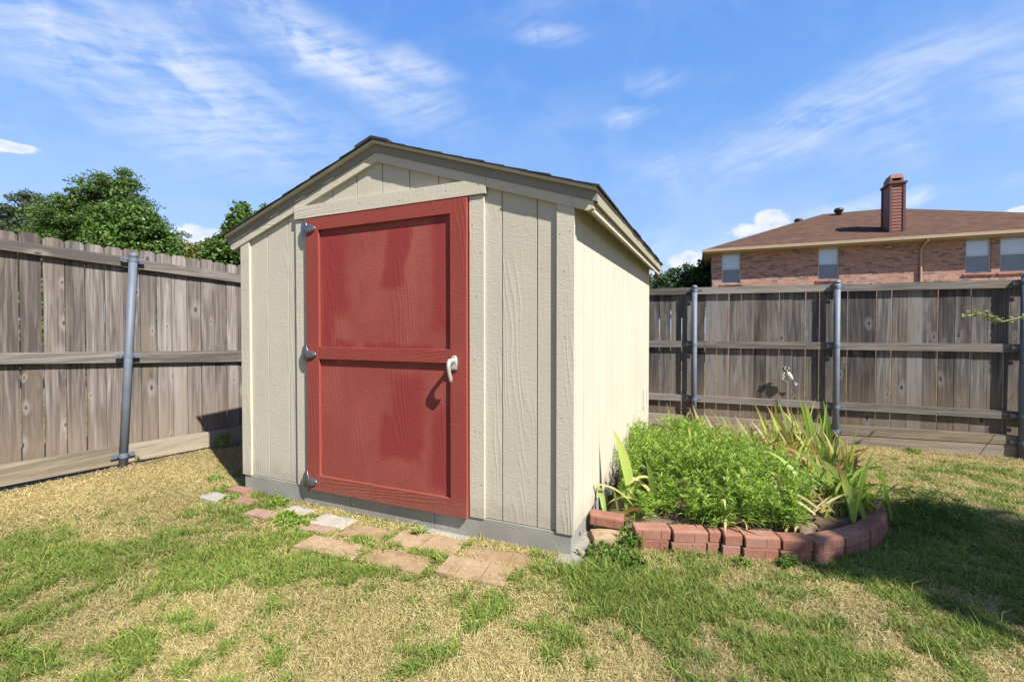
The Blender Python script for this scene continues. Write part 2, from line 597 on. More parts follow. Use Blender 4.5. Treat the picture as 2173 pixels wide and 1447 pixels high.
def weathered(name, dark, mid, light, warm, axis='z', knots=True, low=True):
    m_, t, b = mat(name)
    dark, mid, light, warm = [tuple(k * KA for k in q) for q in (dark, mid, light, warm)]
    oc = t.new('ShaderNodeTexCoord').outputs['Object']
    at = t.new('ShaderNodeVertexColor', layer_name='Col')
    sc = t.new('ShaderNodeVectorMath', operation='SCALE')
    t.l.new(at.outputs[0], sc.inputs[0])
    sc.inputs['Scale'].default_value = 11.0
    ad = t.new('ShaderNodeVectorMath', operation='ADD')
    t.l.new(oc, ad.inputs[0])
    t.l.new(sc.outputs[0], ad.inputs[1])
    v = ad.outputs[0]
    if axis == 'x':
        v = t.mapv(v, rot=(0, R(90), 0))
    sr = t.new('ShaderNodeSeparateColor')
    t.l.new(at.outputs[0], sr.inputs[0])
    wob = t.new('ShaderNodeTexNoise')
    t.l.new(t.mapv(v, (1, 1, 0.5)), wob.inputs[0])
    wob.inputs['Scale'].default_value = 5
    big = t.noise(t.mapv(v, (17, 17, 1.1)), 1, 4, 0.6, 1.2)
    fine_ = t.noise(t.mapv(v, (95, 95, 2.2)), 1, 5, 0.65, 0.5)
    f = t.m('ADD', t.m('MULTIPLY', big, 0.55), t.m('MULTIPLY', fine_, 0.45))
    f = t.m('ADD', f, t.m('MULTIPLY', t.m('SUBTRACT', sr.outputs[1], 0.5), 0.28))
    c = t.ramp(f, [(0.36, dark), (0.5, mid), (0.63, light)])
    blot = t.smooth(t.noise(t.mapv(v, (7, 7, 1.6)), 1, 4, 0.6), 0.5, 0.68)
    c = t.mix(t.m('MULTIPLY', blot, 0.45), c, warm)
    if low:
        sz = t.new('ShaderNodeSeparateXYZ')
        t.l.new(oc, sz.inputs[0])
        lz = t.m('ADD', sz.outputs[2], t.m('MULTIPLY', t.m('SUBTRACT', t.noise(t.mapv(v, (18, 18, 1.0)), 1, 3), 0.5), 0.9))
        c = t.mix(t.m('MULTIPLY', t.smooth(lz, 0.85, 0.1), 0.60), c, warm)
    h = fine_
    if knots:
        vo = t.new('ShaderNodeTexVoronoi', feature='F1', voronoi_dimensions='2D')
        wv_ = t.new('ShaderNodeVectorMath', operation='ADD')
        ws_ = t.new('ShaderNodeVectorMath', operation='SCALE')
        t.l.new(wob.outputs['Color'], ws_.inputs[0])
        ws_.inputs['Scale'].default_value = 0.25
        t.l.new(t.mapv(t.mapv(v, (6.2, 1, 2.6)), rot=(R(90), 0, 0)), wv_.inputs[0])
        t.l.new(ws_.outputs[0], wv_.inputs[1])
        t.l.new(wv_.outputs[0], vo.inputs[0])
        vo.inputs['Scale'].default_value = 1.0
        gate = t.new('ShaderNodeSeparateColor')
        t.l.new(vo.outputs['Color'], gate.inputs[0])
        d = t.m('MULTIPLY', vo.outputs['Distance'], t.m('ADD', 0.6, t.m('MULTIPLY', gate.outputs[1], 1.3)))
        on = t.smooth(gate.outputs[0], 0.60, 0.64)
        ring = t.m('MULTIPLY', t.smooth(d, 0.24, 0.09), on)
        core = t.m('MULTIPLY', t.smooth(d, 0.070, 0.035), on)
        c = t.mix(t.m('MULTIPLY', ring, 0.5), c, light)
        c = t.mix(t.m('MULTIPLY', core, 0.8), c, tuple(k * 0.35 for k in dark))
    t.l.new(c, b.inputs['Base Color'])
    b.inputs['Roughness'].default_value = 0.88
    b.inputs['Specular IOR Level'].default_value = 0.2
    t.l.new(t.bump(h, 0.75, 0.004), b.inputs['Normal'])
    return m_


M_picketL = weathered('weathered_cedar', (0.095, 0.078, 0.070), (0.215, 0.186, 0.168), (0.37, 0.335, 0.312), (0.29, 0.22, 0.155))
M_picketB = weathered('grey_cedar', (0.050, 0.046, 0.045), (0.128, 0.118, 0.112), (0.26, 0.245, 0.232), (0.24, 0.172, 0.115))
M_railw = weathered('weathered_rail', (0.11, 0.098, 0.087), (0.22, 0.195, 0.172), (0.34, 0.31, 0.28), (0.28, 0.22, 0.16), 'x', True, False)
M_kick = weathered('pale_kickboard', (0.20, 0.165, 0.12), (0.33, 0.28, 0.205), (0.43, 0.37, 0.285), (0.37, 0.27, 0.155), 'x', False, False)


def leafy(name, trans=0.35, rough=0.55, gain=1.0, spec=0.35):
    """foliage coloured by its own per-leaf colour, slightly translucent"""
    m_, t, b = mat(name)
    at = t.new('ShaderNodeVertexColor', layer_name='Col')
    c = at.outputs[0]
    if gain != 1.0:
        c = t.mix(1.0, c, (gain, gain, gain), 'MULTIPLY')
    t.l.new(c, b.inputs['Base Color'])
    b.inputs['Roughness'].default_value = rough
    b.inputs['Specular IOR Level'].default_value = spec
    tr = t.new('ShaderNodeBsdfTranslucent')
    t.l.new(t.mix(1.0, c, (1.15, 1.25, 0.6), 'MULTIPLY'), tr.inputs[0])
    mx = t.new('ShaderNodeMixShader')
    mx.inputs[0].default_value = trans
    t.l.new(b.outputs[0], mx.inputs[1])
    t.l.new(tr.outputs[0], mx.inputs[2])
    t.l.new(mx.outputs[0], t.n['Material Output'].inputs[0])
    return m_


M_leaf = leafy('tree_leaves', 0.3, 0.5)
M_grass = leafy('grass_blades', 0.25, 0.6, 1.0, 0.25)
M_iris = leafy('iris_leaves', 0.35, 0.5)
M_weed = leafy('weed_leaves', 0.35, 0.5)
M_bark = simple('bark', (0.13, 0.10, 0.075), 0.95, 0, 14, 0.35, 0.9, 0.02)


# ------------------------------------------------------------------ ground
def gz(x, y):
    return -0.024 * np.maximum(0, x - 0.3) - 0.010 * np.clip(y - 2.4, 0, 6) + 0.03 * sstep(-2.2, -3.6, x)


def green_mask(x, y):
    """0 = straw and bare thatch, 1 = living grass"""
    n = fbm(x, y, 1.15, 3, 4)
    n2 = fbm(x, y, 5.0, 9, 3)
    n3 = fbm(x, y, 14.0, 15, 2)
    m_ = 0.58 + 1.25 * (n - 0.5) + 1.9 * (n2 - 0.5) + 1.6 * (n3 - 0.5)

    def blob(cx, cy, rx, ry, a):
        return a * np.exp(-((x - cx) / rx) ** 2 - ((y - cy) / ry) ** 2)
    m_ = m_ + blob(-1.7, 2.15, 0.9, 0.5, 0.42) + blob(-0.95, 2.35, 0.55, 0.35, 0.25) + blob(0.5, 2.1, 0.45, 0.22, 0.55)
    m_ = m_ + blob(2.6, 2.2, 1.2, 0.9, 0.5) + blob(-0.9, 1.5, 0.4, 0.25, 0.28) + blob(3.6, 3.6, 1.2, 0.5, 0.2)
    m_ = m_ + blob(0.75, 1.75, 0.35, 0.25, 0.2) + blob(-1.3, 1.5, 0.9, 0.4, 0.22)
    # dry strip along the left fence and along the kick board of the back fence
    dl = (x + 3.5) * 0.899 - (y - 3.95) * 0.438
    m_ = m_ - 1.0 * np.exp(-((dl - 0.35) / 0.62) ** 2)
    db = -((x - 2.386) * 0.352 + (y - 5.97) * 0.936)
    m_ = m_ - 0.7 * np.exp(-((db - 0.2) / 0.55) ** 2)
    m_ = m_ - blob(-0.15, 1.65, 0.55, 0.4, 0.45) - blob(0.2, 1.45, 0.5, 0.3, 0.3) - blob(-0.9, 2.75, 0.7, 0.25, 0.4) - blob(0.95, 2.2, 0.5, 0.12, 0.35)
    m_ = m_ - blob(-2.6, 3.0, 0.7, 0.5, 0.5)
    return np.clip(m_, 0, 1)


def bare_mask(x, y):
    dl = (x + 3.5) * 0.899 - (y - 3.95) * 0.438
    db = -((x - 2.386) * 0.352 + (y - 5.97) * 0.936)
    b_ = 0.9 * np.exp(-((dl - 0.1) / 0.25) ** 2) + 0.8 * np.exp(-((db - 0.15) / 0.3) ** 2)
    b_ = b_ + 0.7 * np.exp(-((x - 1.35) / 0.6) ** 2 - ((y - 2.33) / 0.10) ** 2)
    b_ = b_ + 0.6 * np.exp(-((x - 2.55) / 0.35) ** 2 - ((y - 2.75) / 0.2) ** 2)
    return np.clip(b_ + 1.2 * (fbm(x, y, 3.1, 21, 3) - 0.62), 0, 1)


gx = np.concatenate([[-600, -200, -80, -30, -14], np.arange(-7, 9.01, 0.05), [14, 30, 80, 200, 600]])
gy = np.concatenate([[-600, -200, -60, -20, -6], np.arange(-1, 9.01, 0.05), [14, 30, 80, 200, 600]])
GX, GY = np.meshgrid(gx, gy)
hx, hy = GX.ravel(), GY.ravel()
near = (np.abs(hx - 1) < 8.2) & (hy > -1.1) & (hy < 9.1)
hz = gz(np.clip(hx, -8, 9), np.clip(hy, -2, 9)) + np.where(near, 0.022 * (fbm(hx, hy, 2.3, 5, 4) - 0.5), 0)
gm, bmk = green_mask(hx, hy), bare_mask(hx, hy)
soil = np.array([0.185, 0.135, 0.088])
thatch = np.array([0.36, 0.26, 0.12])
under = np.array([0.075, 0.092, 0.028])
gc = thatch * (1 - gm[:, None]) + under * gm[:, None]
gc = gc * (1 - bmk[:, None]) + soil * bmk[:, None]
gc = KA * gc * (0.75 + 0.5 * fbm(hx, hy, 11, 31, 3))[:, None]
nx, ny = len(gx), len(gy)
ii, jj = np.meshgrid(np.arange(nx - 1), np.arange(ny - 1))
q0 = (jj * nx + ii).ravel()
quads = np.stack([q0, q0 + 1, q0 + 1 + nx, q0 + nx], 1)
M_ground, t, b = mat('dry_lawn_soil')
at = t.new('ShaderNodeVertexColor', layer_name='Col')
oc = t.new('ShaderNodeTexCoord').outputs['Object']
n1 = t.noise(oc, 60, 5, 0.7)
n2 = t.noise(oc, 260, 3, 0.6)
c = t.mix(t.m('MULTIPLY', t.smooth(n1, 0.5, 0.72), 0.5), at.outputs[0], (0.27, 0.20, 0.115))
c = t.mix(t.m('MULTIPLY', t.smooth(n2, 0.5, 0.3), 0.45), c, (0.09, 0.068, 0.04))
t.l.new(c, b.inputs['Base Color'])
b.inputs['Roughness'].default_value = 0.95
b.inputs['Specular IOR Level'].default_value = 0.1
t.l.new(t.bump(t.m('ADD', n1, t.m('MULTIPLY', n2, 0.5)), 0.6, 0.008), b.inputs['Normal'])
ground = raw_mesh('ground', np.stack([hx, hy, hz], 1), quads, [], gc, M_ground)
tag(ground, 'patchy dry and green back yard ground', 'ground', kind='structure')

# ------------------------------------------------------------------ shed
TH = 0.4173
SW, SD = 2.566, 3.06
X0, Y0 = 0.3247, 2.3806
ZB = 0.128                                   # underside of the siding
ex, ey = Vector((math.cos(TH), -math.sin(TH), 0)), Vector((math.sin(TH), math.cos(TH), 0))
s_org = Vector((X0, Y0, 0)) - ex * (SW / 2)  # middle of the front wall
shed = empty('garden_shed', s_org, -TH, label='cream wooden shed with red door and dark shingled gable roof', cat='shed')


def U(u):
    return SW / 2 - u


WH = 1.757 + ZB     # wall top at the eave
SL = 0.335
RIDGE = 2.265 + ZB        # ridge of the roof deck top
RISE = 0.013              # the roof climbs slightly towards the back


def roof_z(x):
    return RIDGE - SL * abs(x)


# front wall: grooved siding, strips between grooves, thinner at the groove
grooves = [0.205 + 0.2095 * k for k in range(-1, 12)]


def front_panel(name, u0, u1, z0, hole=None, parent=shed):
    mb = MB()
    edges = sorted([u0] + [g_ for g_ in grooves if u0 + 0.01 < g_ < u1 - 0.01] + [u1])
    for a, b_ in zip(edges[:-1], edges[1:]):
        xa, xb = U(b_) + (0.004 if b_ != u1 else 0), U(a) - (0.004 if a != u0 else 0)
        rc = random.random()
        def top(x): return roof_z(x) - 0.03
        pts = [(xa, z0), (xb, z0), (xb, top(xb))]
        if xa < 0 < xb:
            pts.append((0, top(0)))
        pts.append((xa, top(xa)))
        mb.prism_y(pts, 0, 0.012, 0, (rc, random.random(), random.random()))
    xa, xb = U(u1), U(u0)
    pts = [(xa, z0 + 0.002), (xb, z0 + 0.002), (xb, roof_z(xb) - 0.032)]
    if xa < 0 < xb:
        pts.append((0, roof_z(0) - 0.032))
    pts.append((xa, roof_z(xa) - 0.032))
    mb.prism_y(pts, 0.0085, 0.03)
    return mb.build(name, M_side, parent)


random.seed(4)
front_panel('front_wall', 0.0, 0.62, ZB)
front_panel('front_wall', 1.876, SW, ZB)
front_panel('gable_panel', 0.62, 1.876, ZB + 1.84)
# side walls and back wall
for sgn in (1, -1):
    mb = MB()
    edge = [0.003] + [0.2 + 0.2032 * k for k in range(15)] + [SD]
    for k, (a, b_) in enumerate(zip(edge[:-1], edge[1:])):
        xo, xi = sgn * SW / 2, sgn * (SW / 2 - 0.012)
        x0_, x1_ = min(xo, xi), max(xo, xi)
        ya, yb = a + (0.0022 if k else 0.03), b_ - 0.0022
        col = (random.random(), random.random(), random.random())
        mb.hexa([(x0_, ya, ZB), (x1_, ya, ZB), (x1_, yb, ZB), (x0_, yb, ZB),
                 (x0_, ya, WH + RISE * ya), (x1_, ya, WH + RISE * ya), (x1_, yb, WH + RISE * yb), (x0_, yb, WH + RISE * yb)], 0, col)
    xi, xj = sgn * (SW / 2 - 0.0085), sgn * (SW / 2 - 0.03)
    mb.box(min(xi, xj), max(xi, xj), 0.03, SD - 0.002, ZB + 0.002, WH)
    mb.build('side_wall', M_side, shed)
mb = MB()
mb.prism_y([(-SW / 2 + 0.03, ZB), (SW / 2 - 0.03, ZB), (SW / 2 - 0.03, WH), (0, RIDGE - 0.05), (-SW / 2 + 0.03, WH)], SD - 0.03, SD - 0.003)
mb.build('back_wall', M_side, shed)


def nails(mb, pts, y):
    for x, z in pts:
        x += random.uniform(-0.012, 0.012)
        z += random.uniform(-0.02, 0.02)
        mb.lathe([(0.0026, 0), (0.0026, 0.0012)], Matrix.Translation((x, y, z)) @ Matrix.Rotation(R(90), 4, 'X'), 8, 1)


# corner trims and door casings
for u0, u1 in ((-0.006, 0.089), (SW - 0.086, SW + 0.006)):
    mb = MB()
    x0_, x1_ = U(u1), U(u0)
    mb.hexa([(x0_, -0.018, ZB - 0.003), (x1_, -0.018, ZB - 0.003), (x1_, -0.0005, ZB - 0.003), (x0_, -0.0005, ZB - 0.003),
             (x0_, -0.018, roof_z(x0_) - 0.115), (x1_, -0.018, roof_z(x1_) - 0.115), (x1_, -0.0005, roof_z(x1_) - 0.115), (x0_, -0.0005, roof_z(x0_) - 0.115)])
    nails(mb, [((x0_ + x1_) / 2 + dx, z) for z, dx in ((0.35, 0.02), (0.72, -0.02), (1.15, 0.0), (1.5, -0.01), (1.72, 0.02), (1.72, -0.02))], -0.018)
    mb.build('corner_trim', [M_trimv, M_nail], shed)
for u0, u1 in ((0.521, 0.616), (1.880, 1.998)):
    mb = MB()
    mb.bbox(U(u1), U(u0), -0.018, -0.0005, ZB - 0.004, ZB + 1.842, 0.0015)
    nails(mb, [(U((u0 + u1) / 2) + dx, z) for z, dx in ((0.3, 0.02), (0.6, 0.03), (0.62, -0.02), (1.02, 0.0), (1.38, 0.01), (1.66, 0.02), (1.8, -0.02))], -0.018)
    mb.build('door_casing', [M_trimv, M_nail], shed)
mb = MB()
mb.bbox(U(1.998), U(0.506), -0.030, -0.0005, ZB + 1.846, ZB + 1.932, 0.0015)
nails(mb, [(U(u), ZB + 1.89) for u in (0.54, 0.55, 0.77, 1.1, 1.4, 1.65, 1.95)], -0.030)
mb.build('door_header', [M_trimx, M_nail], shed)
mb = MB()  # black sheet painted as the shade in the gap around the door
mb.box(U(1.879), U(0.617), 0.012, 0.03, ZB, ZB + 1.846)
mb.build('door_gap_shade', M_dark, shed)

# steel base
mb = MB()
segs = [(0.010, 0.86), (0.864, 1.52), (1.524, SW - 0.010)]
for a, b_ in segs:
    mb.box(U(b_), U(a), -0.010, 0.0105, 0.0, ZB - 0.0045, 0, (random.random(),) * 3)
mb.box(SW / 2 - 0.035, SW / 2 - 0.012, 0.012, SD - 0.01, -0.10, ZB + 0.004)
mb.box(-SW / 2 + 0.012, -SW / 2 + 0.035, 0.012, SD - 0.01, -0.10, ZB + 0.004)
mb.box(-SW / 2 + 0.035, SW / 2 - 0.035, SD - 0.04, SD - 0.02, -0.10, ZB + 0.004)
mb.box(-SW / 2 + 0.035, SW / 2 - 0.035, 0.03, SD - 0.04, ZB - 0.02, ZB)
base = mb.build('steel_base', M_steel, shed)
mb = MB()
mb.lathe([(0.011, 0), (0.011, 0.002)], Matrix.Translation((SW / 2 - 0.012, 0.17, 0.055)) @ Matrix.Rotation(R(90), 4, 'Y'), 12)
mb.build('bolt_hole', M_dark, base)

# door
dx0, dx1 = U(1.874), U(0.622)
dz0, dz1 = ZB - 0.012, ZB + 1.834
door = MB().box(dx0 + 0.004, dx1 - 0.004, -0.023, -0.002, dz0 + 0.004, dz1 - 0.004).build('door', M_door, shed)
FY = -0.043


def framepiece(name, x0, x1, z0, z1, m_):
    mb = MB()
    mb.bbox(x0, x1, FY, -0.0231, z0, z1, 0.002, 0, (random.random(), random.random(), random.random()))
    return mb.build(name, m_, door)


framepiece('door_stile', dx0, dx0 + 0.112, dz0, dz1, M_stile)
framepiece('door_stile', dx1 - 0.108, dx1, dz0, dz1, M_stile)
for a, b_ in ((dz0, dz0 + 0.105), (ZB + 0.885, ZB + 0.965), (dz1 - 0.082, dz1)):
    framepiece('door_rail', dx0 + 0.1125, dx1 - 0.1085, a, b_, M_rail)


def hinge(z, dull):
    g_ = MB()
    hx_ = dx0 - 0.005
    # flange: half-moon plate on the casing
    pts = []
    for k in range(13):
        a = math.pi * (0.5 + k / 12)
        pts.append((hx_ + 0.004 + 0.046 * math.cos(a), z + 0.070 * math.sin(a)))
    pts = pts[::-1]
    g_.prism_y([(p[0], p[1]) for p in pts][::-1], -0.045, -0.0185)
    # raised knuckle
    g_.lathe([(0.004, -0.045), (0.009, -0.04), (0.0105, 0), (0.009, 0.04), (0.004, 0.045)], Matrix.Translation((hx_ + 0.006, -0.038, z)), 14)
    # bullet-shaped strap lying over the stile
    prof = [(0.027, 0.0), (0.029, 0.012), (0.0285, 0.035), (0.025, 0.06), (0.018, 0.078), (0.009, 0.090), (0.001, 0.094)]
    g_.lathe(prof, Matrix.Translation((hx_ + 0.004, -0.048, z)) @ Matrix.Rotation(R(90), 4, 'Y'), 20, 0, sx=1.0, sy=0.42)
    o = g_.build('door_hinge', M_hinge, door, smooth=False)
    for p in o.data.polygons: p.use_smooth = len(p.vertices) == 4
    s_ = MB()
    for xx in (0.032, 0.062):
        s_.lathe([(0.0045, 0), (0.0035, 0.003)], Matrix.Translation((hx_ + xx, -0.0655 + (0.004 if xx > .05 else 0), z + 0.012)) @ Matrix.Rotation(R(90), 4, 'X'), 10)
    for v in s_.v: pass
    return o


for z in (ZB + 1.765, ZB + 0.915, ZB + 0.045):
    hinge(z, 0)
# L-shaped turn handle
hb = MB()
hxx, hzz = U(0.700), ZB + 0.888
esc = [(-0.027, -0.045), (0.027, -0.045), (0.028, 0.01), (0.022, 0.034), (0.009, 0.048), (-0.009, 0.048), (-0.022, 0.034), (-0.028, 0.01)]
hb.prism_y([(hxx + a, hzz + b_) for a, b_ in esc], FY - 0.010, FY - 0.0005)
hb.prism_y([(hxx + a * 0.8, hzz + b_ * 0.8) for a, b_ in esc], FY - 0.015, FY - 0.010)
hb.tube([(hxx, FY - 0.012, hzz + 0.012), (hxx, FY - 0.035, hzz + 0.014), (hxx, FY - 0.058, hzz + 0.014), (hxx, FY - 0.066, hzz + 0.006), (hxx - 0.001, FY - 0.069, hzz - 0.02),
         (hxx, FY - 0.064, hzz - 0.055), (hxx + 0.002, FY - 0.054, hzz - 0.088), (hxx + 0.002, FY - 0.046, hzz - 0.110), (hxx + 0.002, FY - 0.043, hzz - 0.118)],
        [0.017, 0.0155, 0.0165, 0.0165, 0.0145, 0.0125, 0.0135, 0.0145, 0.008], 14)
hb.v = [(hxx + (p[0] - hxx) * 0.78, FY + (p[1] - FY) * 0.95, hzz + (p[2] - hzz) * 0.90) for p in hb.v]
ho = hb.build('door_handle', M_handle, door)
for p in ho.data.polygons: p.use_smooth = len(p.vertices) == 4
# roof: deck, shingle courses, rake boards, eave boards
EO = 0.13          # eave overhang
FO = 0.058         # gable overhang of the deck
slope_len = math.hypot(1, SL)
deck = MB()
for sgn in (1, -1):
    xe = sgn * (SW / 2 + EO)
    zt, ze_ = RIDGE, RIDGE - SL * abs(xe)
    ys = (-FO, SD + 0.05)
    P = []
    for dz in (-0.016, 0.0):
        P += [(0, ys[0], zt + dz), (xe, ys[0], ze_ + dz), (xe, ys[1], ze_ + dz + RISE * SD), (0, ys[1], zt + dz + RISE * SD)]
    deck.hexa(P if sgn > 0 else [P[i] for i in (1, 0, 3, 2, 5, 4, 7, 6)])
roof = deck.build('roof', M_trimy, shed)
sh = MB()
random.seed(11)
for sgn in (1, -1):
    L = (SW / 2 + EO + 0.018)
    ncr = 11
    for k in range(ncr):
        xa = L - k * L / ncr                 # lower edge
        xb = max(0.0, xa - L / ncr * 1.25)   # tucked under the next course
        y = -FO - 0.012 + random.uniform(-0.005, 0.004)
        while y < SD + 0.06:
            wdt = random.uniform(0.16, 0.33)
            y1 = min(y + wdt, SD + 0.065)
            th = random.uniform(0.009, 0.012)
            j = random.uniform(-0.006, 0.006)
            z_a, z_b = RIDGE - SL * xa, RIDGE - SL * xb
            ra, rb = RISE * max(y, 0), RISE * max(y1, 0)
            P = [(sgn * (xa + j), y, z_a + 0.002 + ra), (sgn * (xa + j), y1, z_a + 0.002 + rb), (sgn * xb, y1, z_b + 0.001 + rb), (sgn * xb, y, z_b + 0.001 + ra),
                 (sgn * (xa + j), y, z_a + th + ra), (sgn * (xa + j), y1, z_a + th + rb), (sgn * xb, y1, z_b + 0.004 + rb), (sgn * xb, y, z_b + 0.004 + ra)]
            sh.hexa(P if sgn > 0 else [P[i] for i in (1, 0, 3, 2, 5, 4, 7, 6)], 0, (random.random(),) * 3)
            y = y1 + 0.004
for k in range(14):  # ridge caps
    y = -FO - 0.015 + k * 0.235
    rr = RISE * max(0, y)
    for sgn in (1, -1):
        P = [(0, y, RIDGE + 0.008 + rr), (sgn * 0.13, y, RIDGE + 0.008 - 0.13 * SL + rr), (sgn * 0.13, y + 0.25, RIDGE + 0.006 - 0.13 * SL + rr), (0, y + 0.25, RIDGE + 0.006 + rr),
             (0, y, RIDGE + 0.022 + rr), (sgn * 0.13, y, RIDGE + 0.022 - 0.13 * SL + rr), (sgn * 0.13, y + 0.25, RIDGE + 0.014 - 0.13 * SL + rr), (0, y + 0.25, RIDGE + 0.014 + rr)]
        sh.hexa(P if sgn > 0 else [P[i] for i in (1, 0, 3, 2, 5, 4, 7, 6)])
sh.build('shingles', M_shingle, roof)


def rake(z_hi, z_lo, y0, y1, x_end, cut, name):
    for sgn in (1, -1):
        a, b_ = z_hi, z_lo
        xe = x_end
        poly = [(0, RIDGE - b_), (sgn * (xe - cut), RIDGE - SL * (xe - cut) - b_), (sgn * xe, RIDGE - SL * xe - b_ + cut * 0.6), (sgn * xe, RIDGE - SL * xe - a), (0, RIDGE - a)]
        if sgn < 0:
            poly = poly[::-1]
        mb = MB()
        mb.prism_y(poly, y0, y1, 0, (random.random(), random.random(), random.random()))
        if name == 'rake_board':
            nails(mb, [(sgn * (xe - 0.1), RIDGE - SL * (xe - 0.1) - (a + b_) / 2 + 0.01), (sgn * (xe - 0.13), RIDGE - SL * (xe - 0.13) - (a + b_) / 2)], y0)
        mb.build(name, [M_khakix if name == 'fly_rafter' else M_trimx, M_nail], roof)


rake(0.0165, 0.066, -0.032, -0.0005, SW / 2 + EO - 0.002, 0.0, 'fly_rafter')
rake(0.0665, 0.122, -0.024, -0.0005, SW / 2 + EO - 0.022, 0.03, 'rake_board')
for sgn in (1, -1):
    for (a, b_, xo, th, nm) in ((0.0165, 0.074, EO - 0.002, 0.018, 'fascia_board'), (0.0745, 0.112, EO - 0.022, 0.018, 'sub_fascia')):
        mb = MB()
        xo_ = SW / 2 + xo
        xi_ = xo_ - th
        zt = RIDGE - SL * xo_ - a
        zb_ = RIDGE - SL * (SW / 2 + EO) - b_
        xs = sorted((sgn * xi_, sgn * xo_))
        ya, yb = 0.0, SD + 0.04
        mb.hexa([(xs[0], ya, zb_), (xs[1], ya, zb_), (xs[1], yb, zb_ + RISE * SD), (xs[0], yb, zb_ + RISE * SD),
                 (xs[0], ya, zt), (xs[1], ya, zt), (xs[1], yb, zt + RISE * SD), (xs[0], yb, zt + RISE * SD)])
        mb.build(nm, M_khakiy if nm == 'fascia_board' else M_trimy, roof)
    mb = MB()
    xs = sorted((sgn * (SW / 2 - 0.01), sgn * (SW / 2 + EO - 0.042)))
    zf = RIDGE - SL * (SW / 2 + EO) - 0.124
    zf = ZB + 1.702
    zi = ZB + 1.752
    zz = (zi, zf) if sgn > 0 else (zf, zi)
    ya, yb = -0.0, SD + 0.038
    mb.hexa([(xs[0], ya, zz[0]), (xs[1], ya, zz[1]), (xs[1], yb, zz[1] + RISE * SD), (xs[0], yb, zz[0] + RISE * SD),
             (xs[0], ya, zz[0] + 0.01), (xs[1], ya, zz[1] + 0.01), (xs[1], yb, zz[1] + 0.01 + RISE * SD), (xs[0], yb, zz[0] + 0.01 + RISE * SD)])
    mb.build('soffit', M_trimy, roof)
# small painted wall vent near the back of the right side
mb = MB()
vy, vz = 2.70, ZB + 0.36
xw = SW / 2
for a0, a1, b0, b1 in ((-0.11, 0.11, 0.085, 0.10), (-0.11, 0.11, -0.10, -0.085), (-0.11, -0.095, -0.085, 0.085), (0.095, 0.11, -0.085, 0.085)):
    mb.box(xw + 0.0005, xw + 0.014, vy + a0, vy + a1, vz + b0, vz + b1)
for k in range(6):
    z_ = vz - 0.07 + k * 0.028
    mb.hexa([(xw + 0.0005, vy - 0.094, z_), (xw + 0.010, vy - 0.094, z_ - 0.010), (xw + 0.010, vy + 0.094, z_ - 0.010), (xw + 0.0005, vy + 0.094, z_),
             (xw + 0.0005, vy - 0.094, z_ + 0.004), (xw + 0.010, vy - 0.094, z_ - 0.006), (xw + 0.010, vy + 0.094, z_ - 0.006), (xw + 0.0005, vy + 0.094, z_ + 0.004)])
mb.build('wall_vent', M_trimv, shed)


# ------------------------------------------------------------------ fences
def picket_panel(mb, x0, x1, ztop, zbot, back, pw=0.1385, gap=0.0045, dog=True, th=0.016, seed=1, big=()):
    rnd = random.Random(seed)
    x = x0
    while x < x1:
        g_ = gap * rnd.uniform(0.5, 2.0)
        wd = pw - g_
        zt = ztop(x) + rnd.uniform(-0.008, 0.010)
        zb_ = zbot(x)
        yo = back + rnd.uniform(-0.002, 0.003)
        lean = rnd.uniform(-0.003, 0.003)
        col = (rnd.random(), rnd.random(), rnd.random())
        xa, xb = x, x + wd
        if dog:
            k = 0.022
            poly = [(xa, zb_), (xb + rnd.uniform(-.002, .002), zb_), (xb + lean, zt - k), (xb - k + lean, zt), (xa + k + lean, zt), (xa + lean, zt - k)]
        else:
            poly = [(xa, zb_), (xb, zb_), (xb + lean, zt), (xa + lean, zt)]
        mb.prism_y(poly, yo, yo + th, 0, col)
        x += pw


def beam(mb, x0, x1, z0a, z0b, z1a, z1b, y0, y1, seed=0):
    """board from x0 to x1; bottom heights z0a..z0b, top heights z1a..z1b"""
    rnd = random.Random(seed)
    col = (rnd.random(), rnd.random(), rnd.random())
    mb.hexa([(x0, y0, z0a), (x1, y0, z0b), (x1, y1, z0b), (x0, y1, z0a), (x0, y0, z1a), (x1, y0, z1b), (x1, y1, z1b), (x0, y1, z1a)], 0, col)


